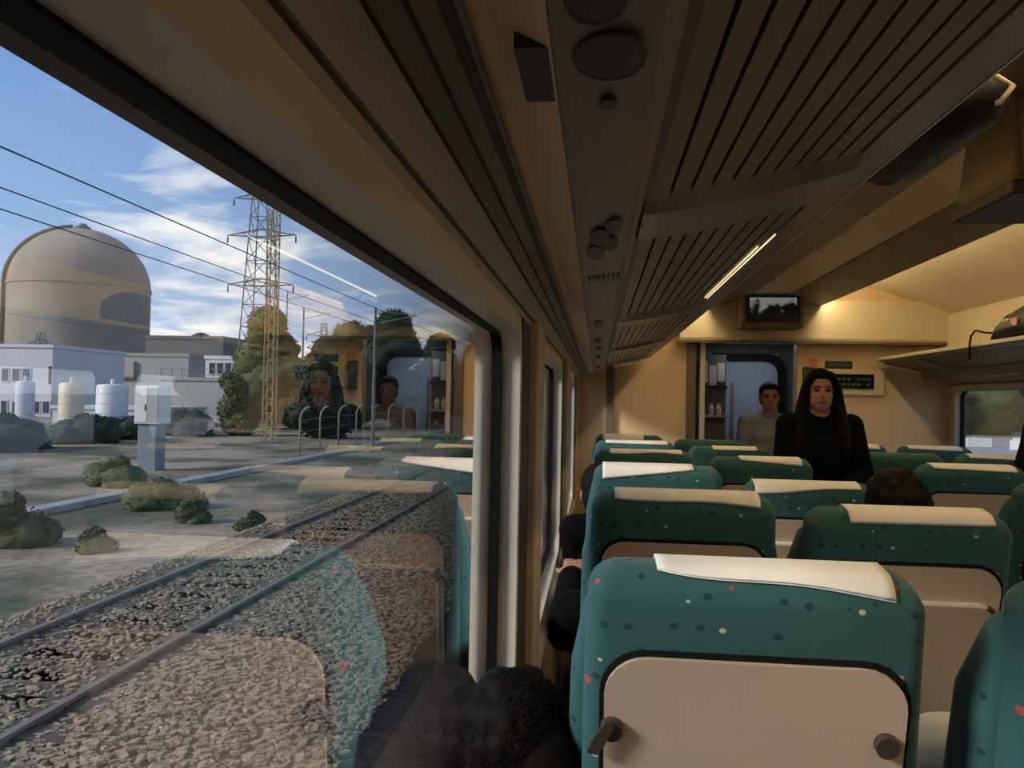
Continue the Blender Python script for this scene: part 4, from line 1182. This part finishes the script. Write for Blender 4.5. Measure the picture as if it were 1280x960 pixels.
# lattice masts and pylons
def lattice(name, label, px, Y, h, wb, wt_, arms_, mt, levels=10, r=.06):
    g = ground_at(px, Y)
    t = thing(name, label, 'pylon', g)
    def corner(f, i):
        w = (wb + (wt_ - wb) * f) / 2
        return Vector(((-w, -w), (w, -w), (w, w), (-w, w))[i] + (h * f,))
    for i in range(4):
        MB().tube([corner(0, i), corner(1, i)], r, 5).build('leg', mt, t)
    for k in range(levels):
        f0 = k / levels; f1 = (k + 1) / levels
        for i in range(4):
            j = (i + 1) % 4
            MB().tube([corner(f0, i), corner(f1, j)], r * .55, 4).build('brace', mt, t)
            MB().tube([corner(f1, i), corner(f1, j)], r * .55, 4).build('strut', mt, t)
    for z, L in arms_:
        am = MB()
        for s_ in (-1, 1):
            for yy in (-.4, .4):
                am.tube([(0, yy, z), (s_ * L, 0, z + .25)], r * .7, 5); am.tube([(0, yy, z + 1.1), (s_ * L, 0, z + .25)], r * .7, 5)
            am.tube([(s_ * L * .5, 0, z), (s_ * L * .5, 0, z + .7)], r * .5, 4)
        ao = am.build('crossarm', mt, t)
        for s_ in (-1, 1):
            MB().lathe([(.10, 0), (.13, .2), (.08, .4), (.13, .6), (.08, .8), (.04, 1.1)], (s_ * L, 0, z - .85), 8).build('insulator', M['wire'], ao)
    return t
lattice('power_pylon', 'tall grey lattice power pylon with three crossarms', 322, 108, 34, 5.0, 1.8, ((18.2, 4.8), (25.2, 5.0), (30.5, 4.2)), M['lattice'], 11, .10)
lattice('lattice_mast', 'slim ochre ladder like mast before the olive tree', 337, 48, 14.5, .62, .55, (), M['mastrust'], 16, .045)
lattice('power_pylon', 'small distant lattice pylon before the reactor dome', 49, 110, 11.5, 2.6, .8, ((9.5, 2.2),), M['lattice'], 7, .07)
lattice('power_pylon', 'distant slim lattice pylon left of the thin pole', 403, 150, 17, 2.4, .9, ((14.5, 3.5),), M['lattice'], 8, .09)
# plain catenary poles
for i, (px, Y, h, lb) in enumerate(((467, 42, 7.8, 'thin grey catenary pole beside the dark ragged tree'), (377, 62, 10.0, 'thin pole right of the ochre mast'), (356, 74, 13.0, 'thin pole just behind the ochre mast'))):
    g = ground_at(px, Y)
    t = thing('catenary_pole', lb, 'pole', g, 0, 'thin poles')
    MB().tube([(0, 0, 0), (0, 0, h)], [.11, .07], 8).build('shaft', M['lattice'], t)
    MB().tube([(0, 0, h - .9), (2.4, -.6, h - .5)], .035, 6).build('bracket_arm', M['lattice'], t)
    MB().tube([(0, 0, h - .2), (2.4, -.6, h - .5)], .025, 6).build('stay', M['lattice'], t)
# wires running along the line
def along(px0, py0, lat):
    """point on a line parallel to the train that shows at the left photo edge"""
    d = CR @ Vector(((px0 - 640) / F, (480 - py0) / F, -1)); k = lat / d.x
    return EYE + d.z * k
for i, (py, lat, lb) in enumerate(((175, -5.3, 'uppermost overhead wire crossing the sky'), (228, -9.0, 'middle overhead wire passing above the dome'), (255, -9.4, 'lowest overhead wire touching the dome top'), (390, -39, 'faint wire crossing the reactor dome'))):
    z = along(0, py, lat)
    tag(MB().tube([(lat, -5 + 6 * k, z - .10 * math.sin(k % 10 / 10 * PI)) for k in range(41)], .008 if i == 0 else .011, 6).build('overhead_wire', M['wire'], None), lb, 'wire', 'overhead wires')

# what shows through the windows on the other side
for i, (x, Y, h, w) in enumerate(((43, 98, 11, 11), (52, 112, 12, 12), (61, 120, 12, 13), (36, 92, 8, 9), (58, 138, 14, 14))):
    tree('tree', ['green tree seen at the middle of the small right window', 'broad green tree seen behind it in the right window', 'pale green tree at the right of the small window', 'low green tree at the right window frame', 'distant green tree filling the small window'][i], (x, Y, GZ), h, w, M['leafg'], 60 + i, trunk_h=.02, group='trees seen through the right window')
struct('gravel_yard', MB().box(8, 70, 25, 84, GZ, GZ + .03), M['concrete'])
for i, (x, Y) in enumerate(((28.6, 64), (33.2, 66), (30.4, 61))):
    tt = thing('concrete_block', ['white concrete block left in the gravel yard', 'white concrete block in the middle of the gravel yard', 'white concrete block nearest in the gravel yard'][i], 'block', (x, Y, GZ + .03), R(20 * i), 'blocks in the yard')
    MB().box(-.9, .9, -.5, .5, 0, .7).build('block_body', M['tankwhite'], tt, bevel=.05)
    for s_ in (-.3, .3):
        MB().tube([(s_, 0, .65), (s_ - .05, 0, .80), (s_ + .05, 0, .80), (s_, 0, .65)], .02, 6).build('lifting_eye', M['steel'], tt)
